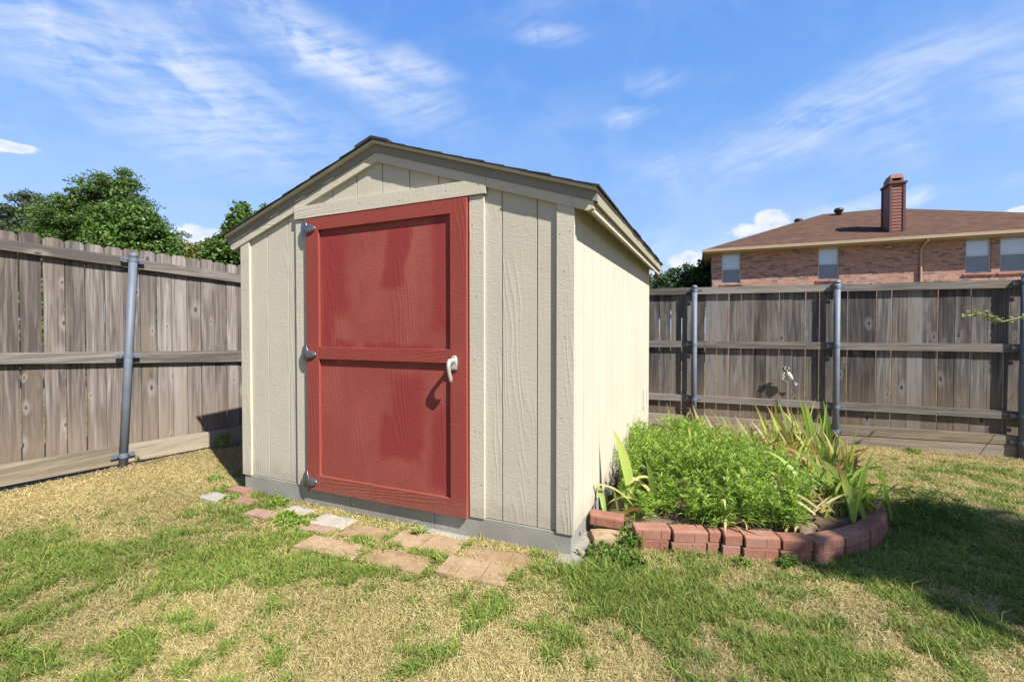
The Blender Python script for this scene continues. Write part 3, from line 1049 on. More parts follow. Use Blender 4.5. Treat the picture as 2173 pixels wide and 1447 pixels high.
def fence_post(parent, x, y, zb, zt, r, lean, ties, tops=True):
    mb = MB()
    lx, ly = lean
    H = zt - zb
    pts = [(x, y, zb), (x + lx * 0.5, y + ly * 0.5, zb + H * 0.5), (x + lx, y + ly, zt)]
    mb.tube(pts, r, 20)
    p = mb.build('fence_post', M_post, parent)
    for q in p.data.polygons: q.use_smooth = len(q.vertices) == 4
    mb = MB()
    M_ = Matrix.Translation((x + lx, y + ly, zt - 0.03))
    mb.lathe([(r * 1.05, 0), (r * 1.06, 0.020), (r * 1.0, 0.028), (r * 0.8, 0.038), (r * 0.45, 0.045), (r * 0.05, 0.047)], M_, 20)
    cp = mb.build('post_cap', M_post, p, smooth=True)
    for z in ties:
        f_ = (z - zb) / H
        cx_, cy_ = x + lx * f_, y + ly * f_
        mb = MB()
        mb.lathe([(r * 1.07, -0.020), (r * 1.09, -0.018), (r * 1.09, 0.018), (r * 1.07, 0.020)], Matrix.Translation((cx_, cy_, z)), 20)
        for sgn in (1, -1):
            a, b_ = cx_ + sgn * r * 0.9, cx_ + sgn * (r + 0.058)
            mb.bbox(min(a, b_), max(a, b_), cy_ + r * 0.2, cy_ + r * 0.2 + 0.004, z - 0.019, z + 0.019, 0.001)
            mb.lathe([(0.007, 0), (0.006, 0.006)], Matrix.Translation((cx_ + sgn * (r + 0.040), cy_ + r * 0.2, z + 0.004)) @ Matrix.Rotation(R(90), 4, 'X'), 8)
            mb.lathe([(0.006, 0), (0.005, 0.012)], Matrix.Translation((cx_ + sgn * (r + 0.012), cy_ + r * 0.2, z)) @ Matrix.Rotation(R(90), 4, 'X'), 8)
        mb.build('rail_tie', M_post, p)
    return p


# left fence: origin at its post line, local x runs away from the camera, local y points out of the yard
LA = R(26)
lf = empty('wooden_fence', (-3.5, 3.95, 0), 0, label='brown weathered picket fence with dog-eared tops running along the left of the yard', cat='fence')
lf.rotation_euler = (0, 0, R(90) - LA)
ltop = lambda x: 1.950 - 0.020 * (x + 0.65) / 1.8 + 0.004 * math.sin(x * 9)
mb = MB()
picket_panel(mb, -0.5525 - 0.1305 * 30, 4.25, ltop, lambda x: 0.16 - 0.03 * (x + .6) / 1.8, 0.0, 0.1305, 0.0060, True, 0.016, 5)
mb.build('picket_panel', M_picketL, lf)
for (zt0, zt1, zb0, zb1, y0_, y1_, nm, m_) in ((1.876, 1.828, 1.795, 1.736, -0.040, -0.0022, 'fence_rail', M_railw), (1.037, 0.998, 0.955, 0.876, -0.040, -0.0022, 'fence_rail', M_railw),
                                      (0.215, 0.170, 0.060, 0.012, -0.062, -0.024, 'kickboard', M_kick)):
    # measured at x = -0.65 and x = 1.13
    def zz(a, b_, x): return a + (b_ - a) * (x + 0.65) / 1.78
    for i, (xa, xb) in enumerate(((-4.4, -1.73), (-1.72, 0.075), (0.08, 1.86), (1.87, 4.2))):
        mb = MB()
        k = 0.004 * (i % 2)
        beam(mb, xa, xb, zz(zb0, zb1, max(-1.7, min(xa, 2))) + k, zz(zb0, zb1, max(-1.7, min(xb, 2))) + k, zz(zt0, zt1, max(-1.7, min(xa, 2))) + k, zz(zt0, zt1, max(-1.7, min(xb, 2))) + k, y0_ - k, y1_, i * 7 + int(zt0 * 100))
        mb.build(nm, m_, lf)
for px_ in (-1.72, 0.0, 1.86, 3.6):
    fence_post(lf, px_ + 0.03, -0.095, -0.06, 1.885, 0.031, (0.11, 0.01), (1.835, 0.99, 0.12))

# back fence: local x runs to the right, local y points out of the yard
bf = empty('wooden_fence', (2.386, 5.97, 0), R(-20.6), label='dark grey weathered board fence behind the flower bed', cat='fence')


def bz(a, b_, x):
    return a + (b_ - a) * (x + 0.42) / 3.49


mb = MB()
picket_panel(mb, 0.1140 - 0.1405 * 32, 6.2, lambda x: bz(1.755, 1.722, x), lambda x: bz(0.08, 0.0, x) - 0.05, 0.0, 0.1415, 0.0050, False, 0.016, 8)
mb.build('picket_panel', M_picketB, bf)
posts_b = (-3.1, -1.55, 0.012, 1.569, 3.23, 4.9)
brk = [-4.42, -3.1, -1.55, 0.012, 1.569, 3.23, 4.9, 6.2]
for i, (xa, xb) in enumerate(zip(brk[:-1], brk[1:])):
    a, b_ = xa + 0.004, xb - 0.004
    sh_ = 0.05 if i % 2 else 0.14
    for (t0, t1, b0, b1, yy0, yy1, nm, m_, cut) in ((1.785, 1.752, 1.697, 1.668, -0.040, 0.018, 'fence_rail', M_railw, 0.0), (1.085, 1.071, 0.998, 0.985, -0.040, -0.003, 'fence_rail', M_railw, 0.0),
                                               (0.372, 0.355, 0.290, 0.270, -0.040, -0.003, 'fence_rail', M_railw, 0.0)):
        mb = MB()
        if nm == 'fence_rail' and t0 > 1.5:
            mb.hexa([(a, yy0, bz(b0, b1, a)), (b_, yy0, bz(b0, b1, b_)), (b_, -0.003, bz(b0, b1, b_)), (a, -0.003, bz(b0, b1, a)),
                     (a, yy0, bz(t0, t1, a)), (b_, yy0, bz(t0, t1, b_)), (b_, -0.003, bz(t0, t1, b_)), (a, -0.003, bz(t0, t1, a))], 0, (random.random(), random.random(), random.random()))
        else:
            beam(mb, a, b_, bz(b0, b1, a), bz(b0, b1, b_), bz(t0, t1, a), bz(t0, t1, b_), yy0, yy1, i * 3 + int(t0 * 50))
        mb.build(nm, m_, bf)
    mb = MB()
    beam(mb, a, b_, bz(-0.035, -0.0, a), bz(-0.035, -0.0, b_), bz(0.105, 0.098, a), bz(0.105, 0.098, b_), -0.056, -0.018, i)
    mb.build('kickboard', M_kick, bf)
    mb = MB()
    beam(mb, a, b_, bz(-0.18, -0.16, a), bz(-0.18, -0.16, b_), bz(-0.040, -0.006, a), bz(-0.040, -0.006, b_), -0.052, -0.016, i + 40)
    mb.build('kickboard', M_kick, bf)
for k, px_ in enumerate(posts_b):
    fence_post(bf, px_, -0.082, -0.25, bz(1.79, 1.80, px_), 0.034, (0.0, 0.0), (bz(1.74, 1.71, px_), bz(1.04, 1.03, px_), bz(0.33, 0.31, px_), bz(0.03, 0.03, px_)))


# ------------------------------------------------------------------ brick house beyond the back fence
def brick_mat():
    m_, t, b = mat('mixed_red_brick')
    oc = t.new('ShaderNodeTexCoord').outputs['Object']
    v = t.mapv(oc, rot=(R(90), 0, 0))
    br = t.new('ShaderNodeTexBrick')
    t.l.new(v, br.inputs[0])
    br.offset = 0.5
    br.inputs['Scale'].default_value = 1.0
    br.inputs['Mortar Size'].default_value = 0.006
    br.inputs['Mortar Smooth'].default_value = 0.2
    br.inputs['Brick Width'].default_value = 0.22
    br.inputs['Row Height'].default_value = 0.078
    br.inputs['Color1'].default_value = (0.38, 0.205, 0.150, 1)
    br.inputs['Color2'].default_value = (0.26, 0.135, 0.105, 1)
    br.inputs['Mortar'].default_value = (0.36, 0.30, 0.26, 1)
    # a second lookup on the same lattice picks out odd dark and pale bricks
    fl = t.new('ShaderNodeSeparateXYZ')
    t.l.new(v, fl.inputs[0])
    row = t.m('FLOOR', t.m('DIVIDE', fl.outputs[1], 0.078))
    off = t.m('MULTIPLY', t.m('PINGPONG', row, 1.0), 0.5)
    colm = t.m('FLOOR', t.m('ADD', t.m('DIVIDE', fl.outputs[0], 0.22), off))
    cb = t.new('ShaderNodeCombineXYZ')
    t.l.new(colm, cb.inputs[0])
    t.l.new(row, cb.inputs[1])
    wn = t.new('ShaderNodeTexWhiteNoise', noise_dimensions='2D')
    t.l.new(cb.outputs[0], wn.inputs['Vector'])
    c = t.mix(t.m('MULTIPLY', t.m('GREATER_THAN', wn.outputs['Value'], 0.86), 0.75), br.outputs['Color'], (0.085, 0.075, 0.078))
    c = t.mix(t.m('MULTIPLY', t.m('LESS_THAN', wn.outputs['Value'], 0.16), 0.6), c, (0.42, 0.25, 0.19))
    c = t.mix(br.outputs['Fac'], c, (0.30, 0.25, 0.215))
    t.l.new(c, b.inputs['Base Color'])
    b.inputs['Roughness'].default_value = 0.9
    t.l.new(t.bump(br.outputs['Fac'], 0.6, -0.006), b.inputs['Normal'])
    return m_


M_brick = brick_mat()
M_soldier = simple('soldier_course_brick', (0.36, 0.16, 0.11), 0.9, 0, 5, 0.4, 0.4, 0.01)
M_gutter = simple('tan_gutter_paint', (0.50, 0.38, 0.24), 0.45, 0, 8, 0.06, 0)
M_winframe = simple('white_window_frame', (0.72, 0.70, 0.66), 0.45, 0, 8, 0.05, 0)
M_chim = simple('brown_painted_lap_siding', (0.24, 0.070, 0.045), 0.6, 0, 8, 0.15, 0.2)
M_chimtrim = simple('dark_brown_trim', (0.115, 0.045, 0.036), 0.6, 0, 8, 0.12, 0.2)
M_vent = simple('dark_vent_metal', (0.055, 0.038, 0.034), 0.5, 0.3, 8, 0.2, 0.1)
M_beige = simple('beige_lap_siding', (0.52, 0.42, 0.29), 0.7, 0, 5, 0.1, 0.2)
m_, t, b = mat('brown_roof_shingles')
oc = t.new('ShaderNodeTexCoord').outputs['Object']
br = t.new('ShaderNodeTexBrick')
t.l.new(oc, br.inputs[0])
br.inputs['Scale'].default_value = 1
br.inputs['Brick Width'].default_value = 0.34
br.inputs['Row Height'].default_value = 0.14
br.inputs['Mortar Size'].default_value = 0.004
br.inputs['Color1'].default_value = (0.100, 0.056, 0.038, 1)
br.inputs['Color2'].default_value = (0.062, 0.037, 0.027, 1)
br.inputs['Mortar'].default_value = (0.06, 0.035, 0.03, 1)
c = t.mix(t.m('MULTIPLY', t.smooth(t.noise(t.mapv(oc, (1, 3, 1)), 2.2, 5, 0.7), 0.45, 0.7), 0.45), br.outputs['Color'], (0.135, 0.080, 0.052))
t.l.new(c, b.inputs['Base Color'])
b.inputs['Roughness'].default_value = 1.0
b.inputs['Specular IOR Level'].default_value = 0.08
M_roofb = m_
m_, t, b = mat('window_glass_upper')
b.inputs['Base Color'].default_value = (0.40, 0.50, 0.64, 1)
b.inputs['Roughness'].default_value = 0.12
b.inputs['Specular IOR Level'].default_value = 0.8
b.inputs['Coat Weight'].default_value = 0.6
b.inputs['Coat Roughness'].default_value = 0.03
M_glass = m_
m_, t, b = mat('window_glass_with_screen')
oc = t.new('ShaderNodeTexCoord').outputs['Object']
sz = t.new('ShaderNodeSeparateXYZ')
t.l.new(oc, sz.inputs[0])
st_ = t.m('SINE', t.m('MULTIPLY', sz.outputs[2], 120))
t.l.new(t.mix(t.smooth(st_, -0.2, 0.6), (0.11, 0.145, 0.19), (0.20, 0.245, 0.30)), b.inputs['Base Color'])
b.inputs['Roughness'].default_value = 0.3
M_screen = m_

HA = R(112)
house = empty('brick_house', (13.96, 20.0, 0), R(-22), label='two storey brick house with brown hip roof and chimney beyond the back fence', cat='house')
XL, XR, NB = -4.70, 10.2, 12.4
wins = [(-4.30, -3.50, 3.52, 4.93), (-0.41, 0.36, 3.54, 4.95), (4.61, 5.39, 3.58, 5.02), (5.65, 6.49, 3.58, 5.02), (8.2, 9.0, 3.58, 5.0)]
# wall built round its openings
mb = MB()
xs = XL
for (a, b_, z0_, z1_) in wins:
    mb.box(xs, a, 0, 0.25, -1, 5.2)
    mb.box(a, b_, 0, 0.25, -1, z0_)
    mb.box(a, b_, 0, 0.25, z1_, 5.2)
    xs = b_
mb.box(xs, XR, 0, 0.25, -1, 5.2)
mb.build('brick_wall', M_brick, house)
mb = MB()
mb.box(XL, XL + 0.25, 0.251, NB, -1, 5.2)
mb.box(XR - 0.25, XR, 0.251, NB, -1, 5.2)
mb.box(XL + 0.25, XR - 0.25, NB - 0.25, NB, -1, 5.2)
mb.build('side_wall', M_beige, house)
mb = MB()
rnd = random.Random(3)
x = XL + 0.01
while x < XR - 0.1:
    if not any(a - 0.08 < x < b_ for a, b_, _, _ in wins):
        mb.box(x, x + 0.068, -0.006, -0.0005, 4.92, 5.12, 0, (0.5, 0.5, 0.5))
    x += 0.078
mb.build('soldier_course', M_soldier, house)
for (a, b_, z0_, z1_) in wins:
    mb = MB()
    fw = 0.045
    mb.box(a, a + fw, 0.07, 0.13, z0_, z1_)
    mb.box(b_ - fw, b_, 0.07, 0.13, z0_, z1_)
    mb.box(a + fw, b_ - fw, 0.07, 0.13, z1_ - fw, z1_)
    mb.box(a + fw, b_ - fw, 0.07, 0.13, z0_, z0_ + fw)
    zm = (z0_ + z1_) / 2 - 0.03
    mb.box(a + fw, b_ - fw, 0.065, 0.12, zm - 0.022, zm + 0.022)
    wo_ = mb.build('window', M_winframe, house)
    MB().box(a + fw, b_ - fw, 0.10, 0.11, zm + 0.022, z1_ - fw).build('pane', M_glass, wo_)
    MB().box(a + fw, b_ - fw, 0.085, 0.095, z0_ + fw, zm - 0.022).build('insect_screen', M_screen, wo_)
    MB().hexa([(a - 0.08, -0.05, z0_ - 0.10), (b_ + 0.08, -0.05, z0_ - 0.10), (b_ + 0.08, 0.06, z0_ - 0.10), (a - 0.08, 0.06, z0_ - 0.10),
               (a - 0.08, -0.05, z0_ - 0.045), (b_ + 0.08, -0.05, z0_ - 0.045), (b_ + 0.08, 0.06, z0_ - 0.002), (a - 0.08, 0.06, z0_ - 0.002)]).build('window_sill', M_soldier, wo_)
OV = 0.45
EZ = 5.12
A = (XL - 0.35, -OV, EZ); B_ = (XR + 0.35, -OV, EZ); Cc = (XR + 0.35, NB + OV, EZ); D_ = (XL - 0.35, NB + OV, EZ)
Rl, Rr = (1.05, 6.0, 7.74), (4.07, 6.0, 7.76)
mb = MB()
mb.add([A, B_, Cc, D_, Rl, Rr], [(0, 1, 5, 4), (1, 2, 5), (2, 3, 4, 5), (3, 0, 4)])
mb.add([(p[0], p[1], p[2] - 0.06) for p in (A, B_, Cc, D_)], [(3, 2, 1, 0)])
hroof = mb.build('hip_roof', M_roofb, house)
mb = MB()
mb.box(A[0] - 0.09, B_[0] + 0.09, -OV - 0.11, -OV - 0.001, EZ - 0.13, EZ - 0.01)
mb.box(A[0] - 0.02, B_[0] + 0.02, -OV - 0.0005, -OV + 0.02, EZ - 0.17, EZ - 0.015)
mb.build('gutter', M_gutter, house)
mb = MB()
mb.box(A[0] - 0.1, A[0] - 0.0005, -OV + 0.021, NB, EZ - 0.13, EZ - 0.01)
mb.box(A[0], A[0] + 0.37, -OV + 0.021, NB, EZ - 0.19, EZ - 0.17)
mb.box(A[0] + 0.3705, B_[0], -OV + 0.021, -0.0075, EZ - 0.19, EZ - 0.17)
mb.build('eave_soffit', M_gutter, house)
mb = MB()
dsx = 3.23
mb.tube([(dsx, -OV - 0.05, EZ - 0.12), (dsx - 0.01, -OV - 0.05, EZ - 0.2), (dsx - 0.05, -0.08, EZ - 0.45), (dsx - 0.06, -0.055, EZ - 0.6), (dsx - 0.06, -0.055, 0.0)], 0.045, 8)
mb.build('downspout', M_gutter, house)
# chimney chase
mb = MB()
cx0, cx1, cy0, cy1 = 2.27, 2.83, 0.50, 1.45
for k in range(17):
    z_ = 5.30 + k * 0.135
    mb.hexa([(cx0 + 0.02, cy0 + 0.012, z_), (cx1 - 0.02, cy0 + 0.012, z_), (cx1 - 0.02, cy1, z_), (cx0 + 0.02, cy1, z_),
             (cx0 + 0.035, cy0 + 0.03, z_ + 0.135), (cx1 - 0.035, cy0 + 0.03, z_ + 0.135), (cx1 - 0.035, cy1, z_ + 0.135), (cx0 + 0.035, cy1, z_ + 0.135)])
mb.box(cx0 + 0.05, cx1 - 0.05, cy0 + 0.04, cy1, 4.9, 7.6)
ch = mb.build('chimney', M_chim, hroof)
mb = MB()
for xx in (cx0, cx1 - 0.09):
    mb.box(xx, xx + 0.09, cy0 - 0.006, cy0 + 0.012, 5.2, 7.58)
mb.box(cx0 - 0.008, cx0 + 0.019, cy0 + 0.0125, cy0 + 0.10, 5.2, 7.58)
mb.box(cx0 - 0.008, cx0 + 0.019, cy1 - 0.09, cy1, 5.2, 7.58)
mb.box(cx0 - 0.045, cx1 + 0.045, cy0 - 0.045, cy1 + 0.045, 7.58, 7.66)
mb.build('corner_board', M_chimtrim, ch)
mb = MB()
mb.box(cx0 + 0.04, cx1 - 0.06, cy0 + 0.1, cy1 - 0.1, 7.66, 7.73)
mb.box(cx0 + 0.04, cx0 + 0.12, cy0 + 0.1, cy1 - 0.1, 7.73, 7.84)
mb.box(cx1 - 0.14, cx1 - 0.06, cy0 + 0.1, cy1 - 0.1, 7.73, 7.84)
mb.hexa([(cx0 + 0.03, cy0 + 0.09, 7.84), (cx1 - 0.05, cy0 + 0.09, 7.84), (cx1 - 0.05, cy1 - 0.09, 7.84), (cx0 + 0.03, cy1 - 0.09, 7.84),
         (cx0 + 0.10, cy0 + 0.16, 8.03), (cx1 - 0.09, cy0 + 0.16, 8.03), (cx1 - 0.09, cy1 - 0.16, 8.03), (cx0 + 0.10, cy1 - 0.16, 8.03)])
mb.lathe([(0.07, 8.03), (0.07, 8.08), (0.03, 8.10)], Matrix.Translation((2.52, 0.95, 0)), 12)
mb.build('chimney_cap', M_chim, ch)
for (vx, vy_) in ((1.62, 5.35), (-0.05, 6.3)):
    mb = MB()
    zb_ = 5.12 + (vy_ + 0.45) * 0.406 - 0.1
    if vx < 0:
        zb_ = 7.20
    prof = [(0.13, 0), (0.13, 0.22), (0.15, 0.24), (0.20, 0.28), (0.225, 0.34), (0.215, 0.40), (0.16, 0.46), (0.05, 0.485)]
    mb.lathe(prof, Matrix.Translation((vx, vy_, zb_)), 16)
    mb.build('roof_vent', M_vent, hroof, smooth=True)


# ------------------------------------------------------------------ leaves, trees
def leaf_cloud(cent, rad, n, size, cols, rg, updir=0.35, narrow=0.5, droop=0.0):
    """n leaf quads scattered round every centre; returns V, quads, col"""
    k = len(cent)
    N = k * n
    c = np.repeat(cent, n, 0)
    r = np.repeat(rad, n, 0)
    p = rg.normal(size=(N, 3))
    p /= np.linalg.norm(p, axis=1)[:, None]
    p *= (rg.random(N) ** 0.45)[:, None]
    P = c + p * r
    nrm = rg.normal(size=(N, 3)) + p * 0.9 + np.array([0, 0, updir])
    nrm /= np.linalg.norm(nrm, axis=1)[:, None]
    ax = np.cross(nrm, rg.normal(size=(N, 3)))
    ax[:, 2] -= droop
    ax /= np.linalg.norm(ax, axis=1)[:, None]
    bx = np.cross(nrm, ax)
    s_ = size * (0.6 + 0.8 * rg.random(N))[:, None]
    a, b_ = ax * s_, bx * s_ * narrow
    V = np.stack([P - a, P + b_ * 1.0 - a * 0.1, P + a, P - b_ * 1.0 - a * 0.1], 1).reshape(-1, 3)
    q = np.arange(N * 4).reshape(-1, 4)
    ci = cols[0] + (cols[1] - cols[0]) * rg.random(N)[:, None]
    shade = np.repeat(0.82 + 0.36 * rg.random(k), n)[:, None]
    ci = ci * shade * (0.85 + 0.3 * rg.random(N))[:, None]
    return V, q, np.repeat(ci, 4, 0)


def tree(name, label, base, crowns, leaf=0.07, nper=45, seed=1, cols=((0.045, 0.085, 0.018), (0.09, 0.15, 0.03)), trunk_r=0.13, group=None, clumps=90, clump_r=0.33,
         flat=0.6, narrow=0.5, droop=0.0, parent_label=None, cat='tree', spray=False):
    """crowns: list of (dx, dy, z, rx, ry, rz) ellipsoids in metres about the base"""
    rg = np.random.default_rng(seed)
    bx_, by_, bz_ = base
    root = empty(name, base, 0, label=label, cat=cat, group=group)
    cents = []
    tot = sum(c[3] * c[5] for c in crowns)
    for (dx, dy, z, rx, ry, rz) in crowns:
        k = max(6, int(clumps * rx * rz / tot))
        d = rg.normal(size=(k, 3))
        d /= np.linalg.norm(d, axis=1)[:, None]
        rr = (0.30 + 0.70 * rg.random(k) ** 0.6)[:, None]
        # a bumpy shell so that the outline is uneven
        p = d * rr * np.array([rx, ry, rz]) + np.array([dx, dy, z])
        cents.append(p)
    cents = np.concatenate(cents)
    cr = clump_r * (0.6 + 0.8 * rg.random(len(cents)))
    rad = np.stack([cr, cr, cr * flat], 1)
    V, q, col = leaf_cloud(cents, rad, nper, leaf, np.array(cols), rg, narrow=narrow, droop=droop)
    raw_mesh('crown', V, q, [], col, M_leaf, root)
    mb = MB()
    top = max(crowns, key=lambda c: c[2])
    mz = min(c[2] for c in crowns)
    mb.tube([(0, 0, -0.1), (0.03, 0.02, mz * 0.5), (top[0] * 0.3, top[1] * 0.3, mz), (top[0], top[1], top[2] + top[5] * 0.4)], [trunk_r * 1.25, trunk_r, trunk_r * 0.8, trunk_r * 0.2], 9)
    pick = rg.choice(len(cents), min(28, len(cents)), replace=False)
    for i in pick:
        c_ = cents[i]
        f_ = 0.35 + 0.35 * rg.random()
        st = np.array([top[0] * 0.3 * f_, top[1] * 0.3 * f_, max(mz * 0.55, min(c_[2] * 0.75, top[2]))])
        mid = (st + c_) / 2 + np.array([0, 0, 0.12])
        mb.tube([st, mid, c_], [trunk_r * 0.4, trunk_r * 0.22, trunk_r * 0.06], 5)
    mb.build('trunk', M_bark, root)
    return root


CED = ((0.042, 0.085, 0.016), (0.095, 0.155, 0.028))
DEC = ((0.045, 0.095, 0.015), (0.095, 0.165, 0.028))
BLU = ((0.045, 0.070, 0.035), (0.075, 0.105, 0.050))
YEL = ((0.09, 0.12, 0.025), (0.17, 0.19, 0.045))
DRK = ((0.025, 0.050, 0.015), (0.055, 0.090, 0.025))
tg = 'trees beyond the left fence'
tree('cedar_tree', 'broad green cedar with layered sprays, tallest tree beyond the left fence', (-13.4, 14.3, 0),
     [(0.5, 0, 3.9, 1.9, 1.5, 2.0), (-0.2, -.4, 3.0, 2.0, 1.0, 1.0), (0.8, 0, 5.35, 0.95, 0.8, 1.05), (-0.6, 0, 4.6, 0.9, 0.8, 0.8), (-1.2, -.2, 3.4, 1.1, 1.0, 1.3), (1.5, 0, 4.6, 0.75, 0.8, 1.1)], 0.052, 140, 11, CED, 0.2, tg, 560, 0.34, 0.42, 0.32)
tree('leafy_tree', 'bright green leafy tree with two pointed tops right of the cedar', (-11.55, 13.6, 0),
     [(0.1, 0, 3.5, 1.2, 1.1, 1.45), (-0.15, 0, 4.75, 0.40, 0.4, 0.75), (0.45, 0, 4.2, 0.55, 0.5, 0.8), (0.75, 0, 3.2, 0.6, 0.6, 0.9), (-0.6, 0.1, 4.2, 0.6, 0.5, 0.7)], 0.052, 120, 12, DEC, 0.15, tg, 360, 0.28, 0.7, 0.6)
tree('cedar_tree', 'blue green cedar tip at the left edge of the photo behind the broad cedar', (-18.4, 17.2, 0),
     [(0, 0, 4.0, 1.3, 1.0, 1.9), (-0.1, 0, 5.9, 0.5, 0.5, 0.9), (1.3, 0, 4.4, 1.0, 0.8, 1.6), (-1, 0, 4.4, 1.0, 0.8, 1.6)], 0.075, 90, 13, BLU, 0.1, tg, 420, 0.38, 0.5, 0.35)
tree('feathery_tree', 'distant blue green feathery tree low beside the white cloud', (-18.2, 25.5, 0),
     [(0, 0, 4.6, 1.3, 1.0, 1.7), (-0.3, 0, 6.2, 0.5, 0.5, 0.8), (1.5, 0, 4.2, 0.8, 0.8, 1.2)], 0.08, 45, 14, BLU, 0.12, tg, 130, 0.26, 0.8, 0.3)
tree('yellow_shrub', 'low yellow green shrub showing over the fence between the two leafy trees', (-11.3, 16.0, 0),
     [(0, 0, 3.5, 1.0, 0.8, 1.1), (0.9, -0.1, 3.4, 0.8, 0.7, 1.0), (1.7, -0.2, 3.2, 0.8, 0.7, 1.0), (-0.6, 0.1, 3.7, 0.5, 0.5, 0.8)], 0.055, 90, 15, YEL, 0.08, tg, 200, 0.26, 0.7, 0.5, cat='shrub')
tree('pear_tree', 'upright green pear shaped tree beside the shed left eave', (-7.75, 13.0, 0),
     [(0.15, 0, 2.9, 0.95, 0.9, 1.45), (0.05, 0, 4.1, 0.48, 0.5, 0.72), (0.75, 0, 3.8, 0.45, 0.4, 0.95), (-0.35, 0, 3.2, 0.55, 0.5, 0.9)], 0.055, 75, 16, DEC, 0.12, tg, 320, 0.22, 0.8, 0.6)
tree('hedge', 'low leafy hedge beyond the left fence seen through the gaps between its boards', (-9.5, 10.6, 0),
     [(-3.2, -1.5, 1.0, 1.6, 0.7, 1.2), (-1.0, -.5, 1.1, 1.6, 0.7, 1.2), (1.2, .5, 1.0, 1.6, 0.7, 1.2), (3.4, 1.4, 1.1, 1.6, 0.7, 1.2), (5.6, 2.4, 1.0, 1.6, 0.7, 1.1)], 0.08, 60, 25, DEC, 0.05, None, 300, 0.3, 0.7, 0.6, cat='hedge')
tg2 = 'trees between shed and brick house'
tree('oak_tree', 'dark green rounded oak next to the brick house left corner', (9.6, 24.5, 0),
     [(0, 0, 3.4, 1.6, 1.3, 1.5), (0.8, 0.2, 3.8, 1.2, 1.0, 1.25), (-0.9, 0.1, 3.2, 1.1, 1.0, 1.3)], 0.09, 55, 17, DRK, 0.2, tg2, 170, 0.32, 0.7, 0.6)
tree('oak_tree', 'farther hazy green oak right beside the shed back corner', (8.6, 29.0, 0),
     [(0, 0, 3.6, 1.6, 1.3, 1.6), (1.2, 0, 3.9, 1.2, 1.0, 1.2), (-1.2, 0, 3.4, 1.1, 1.0, 1.2)], 0.10, 45, 18, ((0.05, 0.075, 0.03), (0.08, 0.11, 0.045)), 0.2, tg2, 150, 0.36, 0.7, 0.6)
# the tree whose shade falls on the lawn at lower right stands beside the photographer
tree('shade_tree', 'leafy tree behind the viewer shading the lawn right of the flower bed', (7.05, -2.28, 0),
     [(0, 0, 5.9, 0.95, 0.95, 0.95), (0.55, -0.6, 5.5, 0.95, 0.95, 0.9), (1.4, -1.3, 6.0, 1.4, 1.4, 1.2), (-0.35, 0.35, 6.5, 0.5, 0.5, 0.5), (-0.95, 0.1, 6.0, 0.6, 0.6, 0.5), (-0.3, -0.6, 5.8, 0.7, 0.7, 0.6), (0.7, -1.5, 5.4, 0.8, 0.8, 0.7)], 0.075, 60, 19, DEC, 0.14, None, 300, 0.24, 0.8, 0.6)


# ------------------------------------------------------------------ lawn blades
def in_shed(x, y, pad=0.0):
    dx_, dy_ = x - s_org.x, y - s_org.y
    a = dx_ * ex.x + dy_ * ex.y
    b_ = dx_ * ey.x + dy_ * ey.y
    return (np.abs(a) < SW / 2 - 0.02 + pad) & (b_ > 0.02 - pad) & (b_ < SD + pad)


# flower bed outline: shed side, curved brick edge, back fence
edge_pts = [(0.60, 2.80), (0.668, 2.50), (0.871, 2.49), (1.065, 2.47), (1.253, 2.46), (1.437, 2.45), (1.612, 2.45), (1.831, 2.51), (2.064, 2.63), (2.276, 2.78), (2.401, 2.92), (2.50, 3.10), (2.56, 3.3),
            (2.60, 3.6), (2.75, 4.2), (2.9, 5.0), (3.0, 5.6), (1.6, 6.0), (1.5, 5.0)]


def in_poly(x, y, poly):
    r = np.zeros(x.shape, bool)
    n = len(poly)
    for i in range(n):
        x1, y1 = poly[i]
        x2, y2 = poly[(i + 1) % n]
        c_ = ((y1 > y) != (y2 > y)) & (x < (x2 - x1) * (y - y1) / (y2 - y1 + 1e-12) + x1)
        r ^= c_
    return r


STONES = []   # (centre x, centre y, half length, half width, yaw) kept clear of grass


def scatter(n, ymin, ymax, seed):
    rg = np.random.default_rng(seed)
    # denser near the camera: depth drawn so that density falls about as 1/depth^1.3
    u = rg.random(n)
    k = -0.3
    Y = (ymin ** k + u * (ymax ** k - ymin ** k)) ** (1 / k)
    half = 1.22 * Y + 0.25
    X = (rg.random(n) * 2 - 1) * half
    return X, Y, rg


